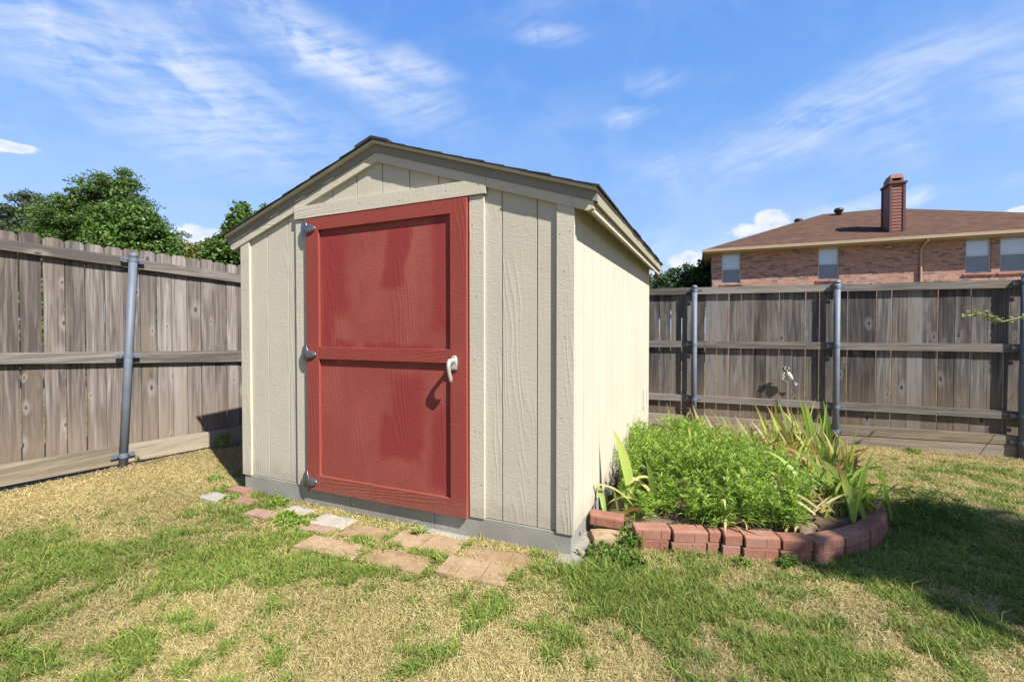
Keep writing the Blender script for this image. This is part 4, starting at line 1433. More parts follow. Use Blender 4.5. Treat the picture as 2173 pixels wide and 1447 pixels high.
def blades(n, seed, ymin=1.12, ymax=6.6):
    X, Y, rg = scatter(n, ymin, ymax, seed)
    gm = green_mask(X, Y)
    bm_ = bare_mask(X, Y)
    keep = ~in_shed(X, Y) & ~in_poly(X, Y, edge_pts)
    dl = (X + 3.5) * 0.899 - (Y - 3.95) * 0.438
    db = -((X - 2.386) * 0.352 + (Y - 5.97) * 0.936)
    keep &= (dl > 0.06) & (db > 0.05)
    keep &= rg.random(n) > bm_ * 0.72
    lift = np.zeros(n)
    for (sx_, sy_, hl, hw, yw) in STONES:
        a = (X - sx_) * math.cos(yw) + (Y - sy_) * math.sin(yw)
        b_ = -(X - sx_) * math.sin(yw) + (Y - sy_) * math.cos(yw)
        ins = (np.abs(a) < hl - 0.012) & (np.abs(b_) < hw - 0.014)
        keep &= ~(ins & (rg.random(n) > 0.014))
        lift = np.where(ins, 0.032, lift)
    X, Y, gm, bm_, lift = X[keep], Y[keep], gm[keep], bm_[keep], lift[keep]
    N = len(X)
    drym = np.exp(-((((X + 3.5) * 0.899 - (Y - 3.95) * 0.438) - 0.35) / 0.6) ** 2)
    green = (rg.random(N) < np.clip(0.27 + 0.58 * gm, 0, 0.85) * (1 - 0.6 * drym)) & (lift < 0.01)
    tall = sstep(0.55, 1.0, gm) * (0.7 + 0.6 * fbm(X, Y, 3, 77, 3))
    thick = np.exp(-((X - 0.42) / 0.3) ** 2 - ((Y - 2.2) / 0.14) ** 2) + np.exp(-((X - 2.75) / 0.35) ** 2 - ((Y - 2.95) / 0.3) ** 2)
    L = np.where(green, 0.017 + 0.020 * tall + 0.045 * np.clip(thick, 0, 1), 0.027) * (0.5 + 1.0 * rg.random(N)) * np.where((rg.random(N) < 0.012) & (lift < 0.01), 2.4, np.where(lift > 0.01, 0.5, 1.0))
    tilt = np.where(green, 0.55 + 0.6 * rg.random(N), 0.95 + 0.6 * rg.random(N))   # from vertical
    W = np.where(green, 0.0013, 0.0008) * (0.7 + 0.7 * rg.random(N)) * (0.75 + 0.25 * Y / 1.6)
    ang = rg.random(N) * 2 * math.pi
    dirx, diry = np.cos(ang), np.sin(ang)
    Z = gz(X, Y) + 0.022 * (fbm(X, Y, 2.3, 5, 4) - 0.5) - 0.002 + np.where(green, 0, 0.010 * rg.random(N)) + lift
    B0 = np.stack([X, Y, Z], 1)
    s1 = np.sin(tilt * 0.7)
    c1_ = np.cos(tilt * 0.7)
    mid = B0 + np.stack([dirx * s1, diry * s1, c1_], 1) * (L * 0.55)[:, None]
    t2 = np.minimum(tilt * 1.35, 1.62)
    kink = ang + rg.normal(size=N) * 0.5
    tip = mid + np.stack([np.cos(kink) * np.sin(t2), np.sin(kink) * np.sin(t2), np.cos(t2)], 1) * (L * 0.55)[:, None]
    sd = np.stack([-diry, dirx, rg.normal(size=N) * 0.4], 1) * W[:, None]
    V = np.stack([B0 - sd, B0 + sd, mid + sd * 0.85, mid - sd * 0.85, tip], 1).reshape(-1, 3)
    i0 = np.arange(N) * 5
    q = np.stack([i0, i0 + 1, i0 + 2, i0 + 3], 1)
    tr = np.stack([i0 + 3, i0 + 2, i0 + 4], 1)
    r1 = rg.random(N)[:, None]
    r2 = rg.random(N)[:, None]
    gcol = np.array([0.095, 0.165, 0.022]) * (1 - r1) + np.array([0.21, 0.29, 0.050]) * r1
    gcol = np.where(r2 > 0.8, np.array([0.30, 0.29, 0.075]), gcol)
    scol = np.array([0.36, 0.285, 0.12]) * (1 - r1) + np.array([0.55, 0.45, 0.215]) * r1
    scol = np.where(r2 > 0.90, np.array([0.24, 0.165, 0.08]), scol)
    scol = np.where(r2 < 0.05, np.array([0.60, 0.52, 0.32]), scol)
    col = np.where(green[:, None], gcol, scol)
    tint = fbm(X, Y, 1.6, 44, 3)[:, None]
    col = col * (0.62 + 0.5 * tint) * np.where(green, 1.05, 1.08)[:, None] * (0.9 + 0.2 * rg.random(N))[:, None]
    return V, q, tr, np.repeat(col, 5, 0)


# ------------------------------------------------------------------ stones, pavers and bed edging
def rough_block(mb, L, W_, H, b_, seed, lines=0, mi=0, M=None):
    """paving unit with worn rounded edges; lines = scored joints on the top"""
    import bmesh
    rnd = random.Random(seed)
    bm = bmesh.new()
    bmesh.ops.create_cube(bm, size=1)
    for v in bm.verts:
        v.co = (v.co.x * L, v.co.y * W_, v.co.z * H + H / 2)
    bmesh.ops.bevel(bm, geom=bm.edges[:], offset=b_, segments=2, affect='EDGES', profile=0.7)
    bmesh.ops.subdivide_edges(bm, edges=[e for e in bm.edges if e.calc_length() > 0.03], cuts=3, use_grid_fill=True)
    for v in bm.verts:
        n_ = math.sin(v.co.x * 71 + seed) * math.cos(v.co.y * 83 + seed * 2) + math.sin(v.co.z * 97 + v.co.x * 53)
        v.co += Vector((rnd.uniform(-1, 1), rnd.uniform(-1, 1), rnd.uniform(-1, 1) + n_)) * 0.0011
    if M is not None:
        bm.transform(M)
    vs = [tuple(v.co) for v in bm.verts]
    fs = [tuple(v.index for v in f.verts) for f in bm.faces]
    bm.free()
    mb.add(vs, fs, mi)


def stone(name, label, cat, x, y, L, W_, H, yaw, m_, sink=0.02, group=None, tilt=(0, 0), joints=(), seed=None):
    seed = seed if seed is not None else int(abs(x * 131 + y * 57) * 10)
    mb = MB()
    rough_block(mb, L, W_, H, 0.006, seed)
    for j in joints:      # joints of a two-tone double paver, shallow dark lines
        mb.box(-L / 2 + L * j - 0.0014, -L / 2 + L * j + 0.0014, -W_ / 2 + 0.008, W_ / 2 - 0.008, H - 0.003, H + 0.0012, 1)
    o = mb.build(name, [m_, M_joint], None)
    o.location = (x, y, float(gz(np.array(x), np.array(y))) - sink)
    o.rotation_euler = (tilt[0], tilt[1], yaw)
    o.location.z -= 0.006
    tag(o, label, cat, group)
    STONES.append((x, y, L / 2, W_ / 2, yaw))
    return o
YW = -TH + 0.05
pg = 'tan pavers laid in the grass before the shed door'
stone('paver', 'tan double paver at the left end of the front row before the shed door', 'paver', -0.985, 2.462, 0.40, 0.15, 0.06, YW, M_paver, 0.030, pg, joints=(0.48,), seed=1)
stone('paver', 'tan double paver in the middle of the front row before the shed door', 'paver', -0.60, 2.328, 0.365, 0.155, 0.06, YW + .01, M_paver, 0.034, pg, seed=2)
stone('paver', 'tan paver with scored squares at the right end of the front row', 'paver', -0.185, 2.215, 0.35, 0.165, 0.06, YW + .04, M_paver, 0.026, pg, joints=(0.3, 0.66), seed=3, tilt=(0.03, 0.02))
stone('paver', 'tan paver touching the white slab in the row nearest the shed base', 'paver', -0.855, 2.665, 0.30, 0.155, 0.06, YW - .02, M_paver, 0.042, pg, seed=4)
stone('paver', 'long tan paver behind the gap of the front row under the door right edge', 'paver', -0.485, 2.535, 0.42, 0.18, 0.06, YW, M_paver, 0.036, pg, joints=(0.5,), seed=5)
stone('paver', 'tan paver near the shed right corner below the cream siding', 'paver', -0.075, 2.365, 0.36, 0.16, 0.06, YW + .05, M_paver, 0.042, pg, joints=(0.7,), seed=6)
stone('paver', 'tan paver half sunk under straw between the gap pavers and the steel base', 'paver', -0.40, 2.66, 0.34, 0.10, 0.06, -TH, M_greyslab, 0.048, pg, seed=16)
stone('slab', 'flat white stone slab lying by the steel base below the red door', 'slab', -1.125, 2.822, 0.26, 0.145, 0.05, YW, M_slab, 0.026, None, seed=7)
stone('brick', 'worn pink brick tucked against the front of the white slab', 'brick', -1.185, 2.725, 0.20, 0.085, 0.06, YW, M_pinkbrick, 0.040, 'loose bricks in the grass at the shed left corner', seed=8)
stone('brick', 'pink brick lying alone in the grass left of the spiky weed', 'brick', -1.636, 2.936, 0.20, 0.10, 0.06, YW, M_pinkbrick, 0.030, 'loose bricks in the grass at the shed left corner', seed=9)
stone('slab', 'grey flat stone at the left end of the row by the shed left corner', 'slab', -2.143, 3.245, 0.19, 0.12, 0.05, YW - 0.1, M_greyslab, 0.020, None, seed=10)
stone('brick', 'red brick against the shed base behind the grey flat stone', 'brick', -2.04, 3.375, 0.18, 0.10, 0.06, YW, M_pinkbrick, 0.020, 'loose bricks in the grass at the shed left corner', seed=11)
stone('brick', 'small pink brick half hidden in straw right of the grey flat stone', 'brick', -1.88, 3.17, 0.16, 0.09, 0.06, YW, M_pinkbrick, 0.032, 'loose bricks in the grass at the shed left corner', seed=12)
stone('slab', 'pale concrete piece flush with the soil under the door lower hinge', 'slab', -1.43, 3.02, 0.22, 0.11, 0.05, -TH, M_greyslab, 0.036, None, seed=13)
stone('footing_block', 'pale concrete footing block under the shed right front corner', 'footing', 0.352, 2.47, 0.12, 0.40, 0.14, -TH, M_conc, 0.115, None, seed=14)
stone('block', 'tan concrete block below the separate red block beside the shed', 'block', 0.555, 2.56, 0.20, 0.12, 0.10, 0.03, M_paver, 0.035, None, seed=15)

# bed edging, two courses of chamfered red concrete blocks
front_top = [((0.684, 2.486), (0.880, 2.486)), ((0.886, 2.466), (1.074, 2.458)), ((1.084, 2.472), (1.150, 2.470)), ((1.156, 2.446), (1.250, 2.434)), ((1.257, 2.418), (1.438, 2.403)),
             ((1.443, 2.398), (1.602, 2.386)), ((1.612, 2.374), (1.808, 2.440)), ((1.816, 2.446), (2.018, 2.536)), ((2.028, 2.542), (2.198, 2.664)), ((2.206, 2.674), (2.345, 2.812)),
             ((2.355, 2.828), (2.462, 2.985)), ((2.470, 3.005), (2.545, 3.185)), ((2.552, 3.205), (2.600, 3.390)), ((2.604, 3.41), (2.64, 3.60)), ((2.644, 3.62), (2.68, 3.81))]
ordn = ['first', 'second', 'third', 'fourth', 'fifth', 'sixth', 'seventh', 'eighth', 'ninth', 'tenth', 'eleventh', 'twelfth', 'thirteenth', 'fourteenth', 'fifteenth']


def edging(i, p0, p1, z, fwd, top, rs):
    rnd = random.Random(i * 7 + (1 if top else 0))
    p0, p1 = Vector((*p0, 0)), Vector((*p1, 0))
    d = (p1 - p0)
    L = d.length - 0.003
    d.normalize()
    nrm = Vector((-d.y, d.x, 0))
    c_ = (p0 + p1) / 2 + nrm * (0.046 - fwd)
    H = 0.060 if top else 0.064
    import bmesh
    W_ = 0.094
    ch_ = 0.014 if top else 0.004
    # profile across the block: front chamfer on the top course
    prof = [(-W_ / 2, 0.0), (W_ / 2, 0.0), (W_ / 2, H), (-W_ / 2 + ch_, H), (-W_ / 2, H - ch_ * 0.6)]
    mb = MB()
    parts_ = [(-L / 2, L / 2)]
    bm = bmesh.new()
    for xa, xb in parts_:
        vs = [bm.verts.new((xa, y, z_)) for y, z_ in prof] + [bm.verts.new((xb, y, z_)) for y, z_ in prof]
        n = len(prof)
        bm.faces.new(vs[:n][::-1])
        bm.faces.new(vs[n:])
        for k in range(n):
            bm.faces.new((vs[k], vs[(k + 1) % n], vs[(k + 1) % n + n], vs[k + n]))
    bmesh.ops.recalc_face_normals(bm, faces=bm.faces[:])
    bmesh.ops.bevel(bm, geom=bm.edges[:], offset=0.0028, segments=2, affect='EDGES')
    for v in bm.verts:
        v.co += Vector((rnd.uniform(-1, 1), rnd.uniform(-1, 1), rnd.uniform(-1, 1))) * 0.0005
    mb.add([tuple(v.co) for v in bm.verts], [tuple(v.index for v in f.verts) for f in bm.faces])
    bm.free()
    if L > 0.12:
        for fx_ in ((0.02,) if i % 3 else (-0.06, 0.045)):
            mb.box(fx_ - 0.0012, fx_ + 0.0012, -W_ / 2 - 0.0008, -W_ / 2 + 0.001, 0.004, H - ch_ * 0.6 - 0.002, 1)
    o = mb.build('edging_block', [M_redblock, M_blockjoint])
    o.location = (c_.x, c_.y, z)
    o.rotation_euler = (rnd.uniform(-.012, .012), rnd.uniform(-.012, .012), math.atan2(d.y, d.x) + rnd.uniform(-.02, .02))
    tag(o, 'red chamfered block, %s from left in the %s course of the curved bed edging' % (ordn[i], 'top' if top else 'bottom'), 'edging block',
        'red blocks edging the flower bed')
    return o


for i, (a, b_) in enumerate(front_top):
    zg = float(gz(np.array((a[0] + b_[0]) / 2), np.array(a[1]))) - 0.006
    edging(i, a, b_, zg + 0.065, 0.0, True, i)
    sft = 0.012
    dd = Vector((b_[0] - a[0], b_[1] - a[1])).normalized() * sft
    edging(i, (a[0] - dd.x, a[1] - dd.y), (b_[0] - dd.x, b_[1] - dd.y), zg, 0.006, False, i + 50)
o = edging(0, (0.455, 2.640), (0.640, 2.585), 0.062, 0.0, True, 90)
o['label'] = 'separate tilted red block between the steel base and the curved bed edging'
o.rotation_euler[1] += 0.05
del o['group']
stone('brick', 'pink brick seen behind the right end of the curved bed edging', 'brick', 2.43, 3.52, 0.2, 0.10, 0.07, 1.2, M_redblock, -0.02, None, seed=33)
stone('brick', 'red brick lying at the foot of the back fence beside the first post', 'brick', 1.95, 5.72, 0.3, 0.10, 0.05, -0.3, M_redblock, 0.0, None, seed=34)

# bed soil
bx_, by_ = np.meshgrid(np.arange(0.5, 3.2, 0.06), np.arange(2.5, 6.1, 0.06))
fx, fy = bx_.ravel(), by_.ravel()
inside = in_poly(fx, fy, [(0.56, 2.72), (0.70, 2.56)] + [(p[0] - 0.01, p[1] + 0.075) for p in edge_pts[2:13]] + [(2.58, 3.6), (2.5, 4.2), (2.4, 4.8), (2.1, 5.4), (1.5, 5.6)])
hz_ = np.where(inside, 0.085, -0.15) + gz(fx, fy) + 0.03 * fbm(fx, fy, 6, 3, 3)
nx_, ny_ = bx_.shape[1], bx_.shape[0]
ii, jj = np.meshgrid(np.arange(nx_ - 1), np.arange(ny_ - 1))
q0 = (jj * nx_ + ii).ravel()
cc_ = np.array([0.13, 0.095, 0.062]) * (0.7 + 0.6 * fbm(fx, fy, 14, 8, 3))[:, None]
tag(raw_mesh('bed_soil', np.stack([fx, fy, hz_], 1), np.stack([q0, q0 + 1, q0 + 1 + nx_, q0 + nx_], 1), [], cc_, M_ground), 'brown soil filling the raised flower bed', 'soil', kind='structure')


# ------------------------------------------------------------------ feathery green plants filling the bed
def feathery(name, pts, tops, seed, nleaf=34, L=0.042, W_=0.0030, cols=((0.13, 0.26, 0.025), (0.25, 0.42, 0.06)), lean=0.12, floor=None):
    """stems with whorls of narrow upswept leaves"""
    rg = np.random.default_rng(seed)
    N = len(pts)
    base = np.array(pts)
    H = np.array(tops) - base[:, 2]
    ln = rg.normal(size=(N, 2)) * lean
    # leaves
    k = nleaf
    s_ = np.repeat(np.arange(N), k)
    f = rg.random(N * k) ** 0.62
    cx_ = base[s_, 0] + ln[s_, 0] * H[s_] * f * f
    cy_ = base[s_, 1] + ln[s_, 1] * H[s_] * f * f
    cz_ = base[s_, 2] + H[s_] * (0.12 + 0.88 * f)
    P = np.stack([cx_, cy_, cz_], 1)
    a = rg.random(N * k) * 2 * math.pi
    up = 0.15 + 0.95 * f ** 2 + rg.normal(size=N * k) * 0.2
    D = np.stack([np.cos(a), np.sin(a), up], 1)
    D /= np.linalg.norm(D, axis=1)[:, None]
    l_ = (L * (0.6 + 0.7 * rg.random(N * k)) * (1.15 - 0.45 * f))[:, None]
    sd = np.cross(D, rg.normal(size=(N * k, 3)))
    sd /= np.linalg.norm(sd, axis=1)[:, None]
    w_ = (W_ * (0.7 + 0.6 * rg.random(N * k)))[:, None]
    mid = P + D * l_ * 0.5 + np.array([0, 0, 0.004])
    tip = P + D * l_ + np.array([0, 0, -0.15]) * l_
    V = np.stack([P - sd * w_ * 0.4, P + sd * w_ * 0.4, mid + sd * w_, mid - sd * w_, tip], 1).reshape(-1, 3)
    i0 = np.arange(N * k) * 5
    q = np.stack([i0, i0 + 1, i0 + 2, i0 + 3], 1)
    tr = np.stack([i0 + 3, i0 + 2, i0 + 4], 1)
    c0, c1_ = np.array(cols)
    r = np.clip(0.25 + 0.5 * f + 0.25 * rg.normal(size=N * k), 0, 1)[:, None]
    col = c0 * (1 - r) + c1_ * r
    col = col * np.repeat(0.85 + 0.3 * rg.random(N), k)[:, None]
    col = np.repeat(col, 5, 0)
    # stems as thin three-sided ribbons
    sv, sq = [], []
    top = base + np.stack([ln[:, 0] * H, ln[:, 1] * H, H], 1)
    mid_ = base + np.stack([ln[:, 0] * H * .25, ln[:, 1] * H * .25, H * .5], 1)
    for (A_, B2) in ((base, mid_), (mid_, top)):
        for ddx, ddy in ((0.0016, 0), (0, 0.0016)):
            o_ = np.array([ddx, ddy, 0])
            sv.append(np.stack([A_ - o_, A_ + o_, B2 + o_, B2 - o_], 1).reshape(-1, 3))
    sv = np.concatenate(sv)
    nb = len(V)
    sq = nb + np.arange(len(sv)).reshape(-1, 4)
    V = np.concatenate([V, sv])
    q = np.concatenate([q, sq])
    col = np.concatenate([col, np.tile(np.array([0.16, 0.21, 0.06]), (len(sv), 1))])
    return raw_mesh(name, V, q, tr, col, M_weed)


rg = np.random.default_rng(21)
bedp = [(0.60, 2.72), (0.70, 2.60), (0.95, 2.56), (1.30, 2.53), (1.60, 2.50), (1.90, 2.60), (2.2, 2.80), (2.40, 3.3), (2.25, 3.8), (1.95, 4.2), (1.6, 4.5), (1.3, 4.6)]
ncl = 1500
px_, py_ = rg.random(ncl) * 2.0 + 0.5, rg.random(ncl) * 2.3 + 2.45
ok = in_poly(px_, py_, bedp) & ~in_shed(px_, py_, 0.04)
ok &= ~((px_ < 0.97) & (py_ < 2.9) & (rg.random(ncl) < 0.7))
ok &= rg.random(ncl) > sstep(1.45 + 0.26 * (py_ - 2.6), 1.95 + 0.26 * (py_ - 2.6), px_) * 0.93
px_, py_ = px_[ok][:215], py_[ok][:215]
clh = np.repeat(rg.random(len(px_)), 4)
px_, py_ = np.repeat(px_, 4), np.repeat(py_, 4)
px_ = px_ + rg.normal(size=len(px_)) * 0.022
py_ = py_ + rg.normal(size=len(py_)) * 0.022
hh = 0.10 + 0.10 * sstep(2.5, 3.1, py_) + 0.20 * (fbm(px_, py_, 5.5, 3, 2) - 0.45) + 0.15 * clh ** 1.7 - 0.02 + 0.03 * rg.random(len(px_))
hh = hh * (1 - 0.35 * (px_ < 1.05) * (py_ < 3.0)) * (1 - 0.25 * sstep(1.5, 2.1, px_)) * (1 - 0.25 * sstep(3.6, 4.6, py_))
b0 = np.stack([px_, py_, np.full(len(px_), 0.09)], 1)
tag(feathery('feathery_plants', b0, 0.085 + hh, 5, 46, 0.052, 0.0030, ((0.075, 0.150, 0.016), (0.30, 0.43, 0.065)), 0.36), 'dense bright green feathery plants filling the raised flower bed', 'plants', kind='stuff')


# ------------------------------------------------------------------ irises
def blade(mb_arrays, base, az_, lean, L, W_, droop, cols, rg_, twist=0.0, flop=None):
    """one sword-shaped leaf, bending over by 'droop' towards azimuth az_"""
    V, Q, K = mb_arrays
    n = 9
    p = np.array(base, float)
    th = lean
    d_h = np.array([math.cos(az_), math.sin(az_), 0])
    outp = np.array([-math.sin(az_), math.cos(az_), 0])
    phi = (1.25 if droop > 1.1 else 0.35) + 0.35 * twist
    ring = []
    for i in range(n + 1):
        f = i / n
        w_ = W_ * (0.62 + 0.5 * math.sin(min(1, f * 1.6) * math.pi / 2)) * (1 - max(0, (f - 0.55) / 0.45) ** 1.7) + 0.0008
        inp = d_h * math.cos(th) - np.array([0, 0, 1]) * math.sin(th)
        sd0 = inp * math.cos(phi) + outp * math.sin(phi)
        fold = np.array([math.cos(az_), math.sin(az_), 0.3]) * w_ * 0.22
        ring.append((p - sd0 * w_ * 0.5, p + fold * (1 - f), p + sd0 * w_ * 0.5, f))
        th += droop * (0.35 + 1.6 * f) / n
        if flop is not None and abs(f - flop) < 0.5 / n:
            th += 1.1
        p = p + (d_h * math.sin(th) + np.array([0, 0, 1]) * math.cos(th)) * L / n
        p[2] = max(p[2], -0.05 if droop > 2 else 0.03)
    s0 = len(V)
    for a, b_, c_, f in ring:
        V += [a, b_, c_]
        g0, g1, tipc, brown = cols
        cc0 = np.array(g0) * (1 - f) + np.array(g1) * f
        k = np.clip((f - (1 - brown)) / 0.18, 0, 1)
        cc0 = cc0 * (1 - k) + np.array(tipc) * k
        K += [cc0 * 0.95, cc0, cc0 * 1.05]
    for i in range(n):
        a = s0 + i * 3
        Q += [(a, a + 1, a + 4, a + 3), (a + 1, a + 2, a + 5, a + 4)]


G1, G2, Y1, Y2, BR, RU = (0.20, 0.29, 0.06), (0.30, 0.40, 0.09), (0.34, 0.38, 0.09), (0.46, 0.44, 0.16), (0.30, 0.17, 0.06), (0.36, 0.11, 0.04)
STR = (0.48, 0.38, 0.20)


def iris(label, x, y, leaves, seed, z=0.085):
    """leaves: (count, azimuth, azimuth spread, lean, length, width, droop, palette, brown tip share)"""
    rg_ = np.random.default_rng(seed)
    V, Q, K = [], [], []
    for (cnt, a0, asp, lean, L, W_, droop, pal, brown) in leaves:
        if seed > 102 and cnt > 1:
            cnt = int(cnt * 2.6)
        L, W_ = L * 1.06, W_ * (1.15 if seed == 101 else 0.92)
        for i in range(cnt):
            az_ = math.radians(a0 + asp * (rg_.random() - 0.5) * 2)
            bx0 = (0.04 if seed < 107 else 0.075) * rg_.normal(), (0.03 if seed < 107 else 0.06) * rg_.normal()
            s_ = 0.8 + 0.35 * rg_.random()
            g = {'g': (G1, G2, BR), 'y': (G2, Y1, BR), 'p': (Y1, Y2, STR), 's': (Y2, STR, BR), 'r': (G2, RU, RU)}[pal]
            blade((V, Q, K), (bx0[0], bx0[1], 0), az_, lean * (0.6 + 0.8 * rg_.random()), L * s_, W_ * (0.8 + 0.4 * rg_.random()), droop * (0.5 + rg_.random()), (g[0], g[1], g[2], brown * (0.4 + 1.1 * rg_.random())), rg_,
                  rg_.normal() * 0.6, None if rg_.random() > 0.12 else 0.55)
    o = raw_mesh('iris_plant', np.array(V), Q, [], np.array(K), M_iris)
    o.location = (x, y, z + float(gz(np.array(x), np.array(y))))
    return tag(o, label, 'iris', 'iris plants in the flower bed')


# azimuths: 0 = right, 90 = away, 180 = left, 270 = towards the camera
iris('iris with two tall upright pale green blades near the shed side', 0.84, 2.80, [(1, 165, 5, 0.10, 0.50, 0.045, 0.25, 'y', 0.05), (1, 110, 10, 0.05, 0.40, 0.036, 0.5, 'g', 0.0), (3, 185, 14, 0.55, 0.36, 0.022, 1.3, 'p', 0.35)], 101)
iris('low iris drooping against the steel base left of the tall two bladed iris', 0.62, 2.72, [(2, 120, 30, 0.25, 0.24, 0.026, 1.0, 'g', 0.0), (2, 60, 40, 0.3, 0.24, 0.024, 1.4, 'y', 0.3), (2, 320, 30, 1.0, 0.18, 0.022, 0.7, 's', 0.6)], 102)
iris('narrow iris rising through the feathery plants at the middle back of the bed', 1.55, 3.62, [(3, 150, 50, 0.10, 0.34, 0.030, 0.35, 'y', 0.1), (3, 10, 30, 0.25, 0.30, 0.024, 0.4, 'y', 0.25)], 103)
iris('iris blade arching over the feathery plants in the bed centre', 1.80, 3.05, [(1, 350, 10, 0.1, 0.34, 0.026, 1.9, 'p', 0.0), (1, 80, 40, 0.2, 0.28, 0.02, 0.8, 'y', 0.2), (1, 200, 20, 0.3, 0.26, 0.02, 1.8, 'p', 0.0)], 104)
iris('yellowed iris drooping over the red blocks at the bed front', 1.22, 2.60, [(3, 300, 30, 0.5, 0.22, 0.017, 2.4, 's', 0.5), (2, 260, 30, 0.4, 0.17, 0.018, 1.2, 'p', 0.5), (1, 100, 20, 0.1, 0.16, 0.02, 0.3, 's', 0.8)], 105, 0.08)
iris('low yellow green iris spreading behind the front blocks right of centre', 1.60, 2.60, [(2, 35, 14, 0.85, 0.26, 0.028, 0.3, 'y', 0.05), (1, 55, 10, 0.45, 0.26, 0.026, 0.1, 'y', 0.15), (3, 250, 50, 0.6, 0.16, 0.022, 1.2, 'p', 0.2), (3, 180, 60, 0.5, 0.16, 0.018, 1.5, 'p', 0.3)], 106)
iris('large iris with bluish arching blades at the bed right front', 2.00, 2.80, [(2, 120, 30, 0.1, 0.46, 0.034, 1.4, 'g', 0.0), (3, 30, 25, 0.35, 0.42, 0.034, 0.5, 'g', 0.05), (2, 10, 20, 0.5, 0.46, 0.03, 1.6, 'g', 0.3), (2, 90, 60, 0.1, 0.34, 0.03, 0.3, 'y', 0.3)], 107)
iris('iris leaning far over the right end of the edging blocks', 2.20, 2.86, [(4, 25, 30, 0.55, 0.42, 0.030, 0.9, 'g', 0.1), (3, 0, 30, 0.7, 0.42, 0.022, 1.5, 'y', 0.4), (2, 60, 40, 0.2, 0.34, 0.030, 0.4, 'g', 0.1)], 108)
iris('iris with one rust red blade right of the feathery plants', 1.98, 3.10, [(1, 60, 6, 0.28, 0.40, 0.034, 0.05, 'r', 0.6), (1, 130, 8, 0.25, 0.38, 0.032, 0.1, 'g', 0.0), (2, 30, 20, 0.3, 0.40, 0.030, 0.4, 'y', 0.2)], 109)
iris('iris with broad sunlit blades and brown tips at the bed right side', 2.30, 3.30, [(3, 35, 20, 0.40, 0.48, 0.032, 0.3, 'g', 0.12), (2, 90, 60, 0.1, 0.38, 0.034, 0.9, 'y', 0.45), (3, 160, 50, 0.3, 0.32, 0.024, 0.9, 'p', 0.4), (2, 330, 30, 0.6, 0.32, 0.02, 1.5, 's', 0.4)], 110)
iris('tall dense iris clump in front of the middle fence post', 2.68, 4.05, [(5, 70, 70, 0.10, 0.56, 0.036, 0.25, 'g', 0.1), (5, 150, 60, 0.15, 0.50, 0.030, 0.5, 'y', 0.25), (3, 20, 30, 0.35, 0.42, 0.028, 0.6, 'p', 0.3), (3, 250, 60, 0.3, 0.32, 0.02, 1.0, 's', 0.6)], 111)
iris('tall yellow tipped iris clump left of the middle fence post', 2.42, 4.02, [(5, 130, 60, 0.15, 0.50, 0.030, 0.4, 'y', 0.25), (5, 60, 60, 0.15, 0.44, 0.028, 0.4, 'p', 0.35), (4, 270, 80, 0.35, 0.30, 0.022, 1.2, 's', 0.6)], 112)
for i, (ix, iy, lb) in enumerate(((2.15, 4.15, 'straw coloured iris clump under the owl ornament'), (1.92, 4.25, 'straw coloured iris clump left of the one under the owl ornament'),
                                  (1.68, 4.38, 'dry brown tipped iris clump at the back left end of the row'), (2.32, 3.72, 'dry iris clump in the second row behind the rust red blade'),
                                  (2.05, 3.80, 'half green half dry iris clump behind the bed centre'), (2.52, 3.55, 'dry iris clump near the pink brick at the bed right end'))):
    iris(lb, ix, iy, [(5, 90, 90, 0.18, 0.40, 0.022, 0.4, 'p', 0.35), (4, 0, 90, 0.30, 0.36, 0.018, 0.8, 's', 0.6), (4, 200, 70, 0.3, 0.36, 0.018, 0.7, 'y', 0.4), (4, 270, 80, 0.5, 0.26, 0.014, 1.4, 's', 0.8)], 120 + i)


iris('yellow green iris clump in the bed centre right of the arching blade', 1.86, 2.98, [(3, 30, 60, 0.35, 0.36, 0.024, 0.7, 'y', 0.2), (2, 150, 60, 0.3, 0.32, 0.022, 0.9, 'p', 0.2), (2, 280, 50, 0.5, 0.24, 0.018, 1.3, 's', 0.4)], 140)
iris('sunlit iris clump between the bed centre and the rust red blade', 1.95, 3.42, [(3, 80, 80, 0.2, 0.36, 0.026, 0.5, 'y', 0.2), (2, 10, 40, 0.4, 0.36, 0.024, 0.9, 'p', 0.3), (2, 200, 50, 0.35, 0.30, 0.018, 0.9, 'p', 0.4)], 141)
iris('small green iris just inside the shaded right edging blocks', 2.08, 2.84, [(3, 20, 50, 0.5, 0.34, 0.024, 0.8, 'y', 0.1), (2, 120, 60, 0.2, 0.32, 0.026, 0.5, 'g', 0.1)], 142)
for i, (ix, iy, lb) in enumerate(((1.15, 2.95, 'iris with arching straps among the feathery plants left of the bed centre'), (1.42, 2.72, 'iris with low arching straps behind the middle front blocks'),
                                  (1.32, 3.45, 'iris with upright straps deep in the feathery plants'), (1.72, 3.75, 'iris with pale straps at the back of the feathery plants'))):
    iris(lb, ix, iy, [(2, 40, 60, 0.25, 0.40, 0.026, 1.2, 'y', 0.15), (1, 200, 50, 0.25, 0.40, 0.024, 1.3, 'p', 0.2), (1, 110, 60, 0.1, 0.38, 0.024, 0.4, 'y', 0.2)], 150 + i)
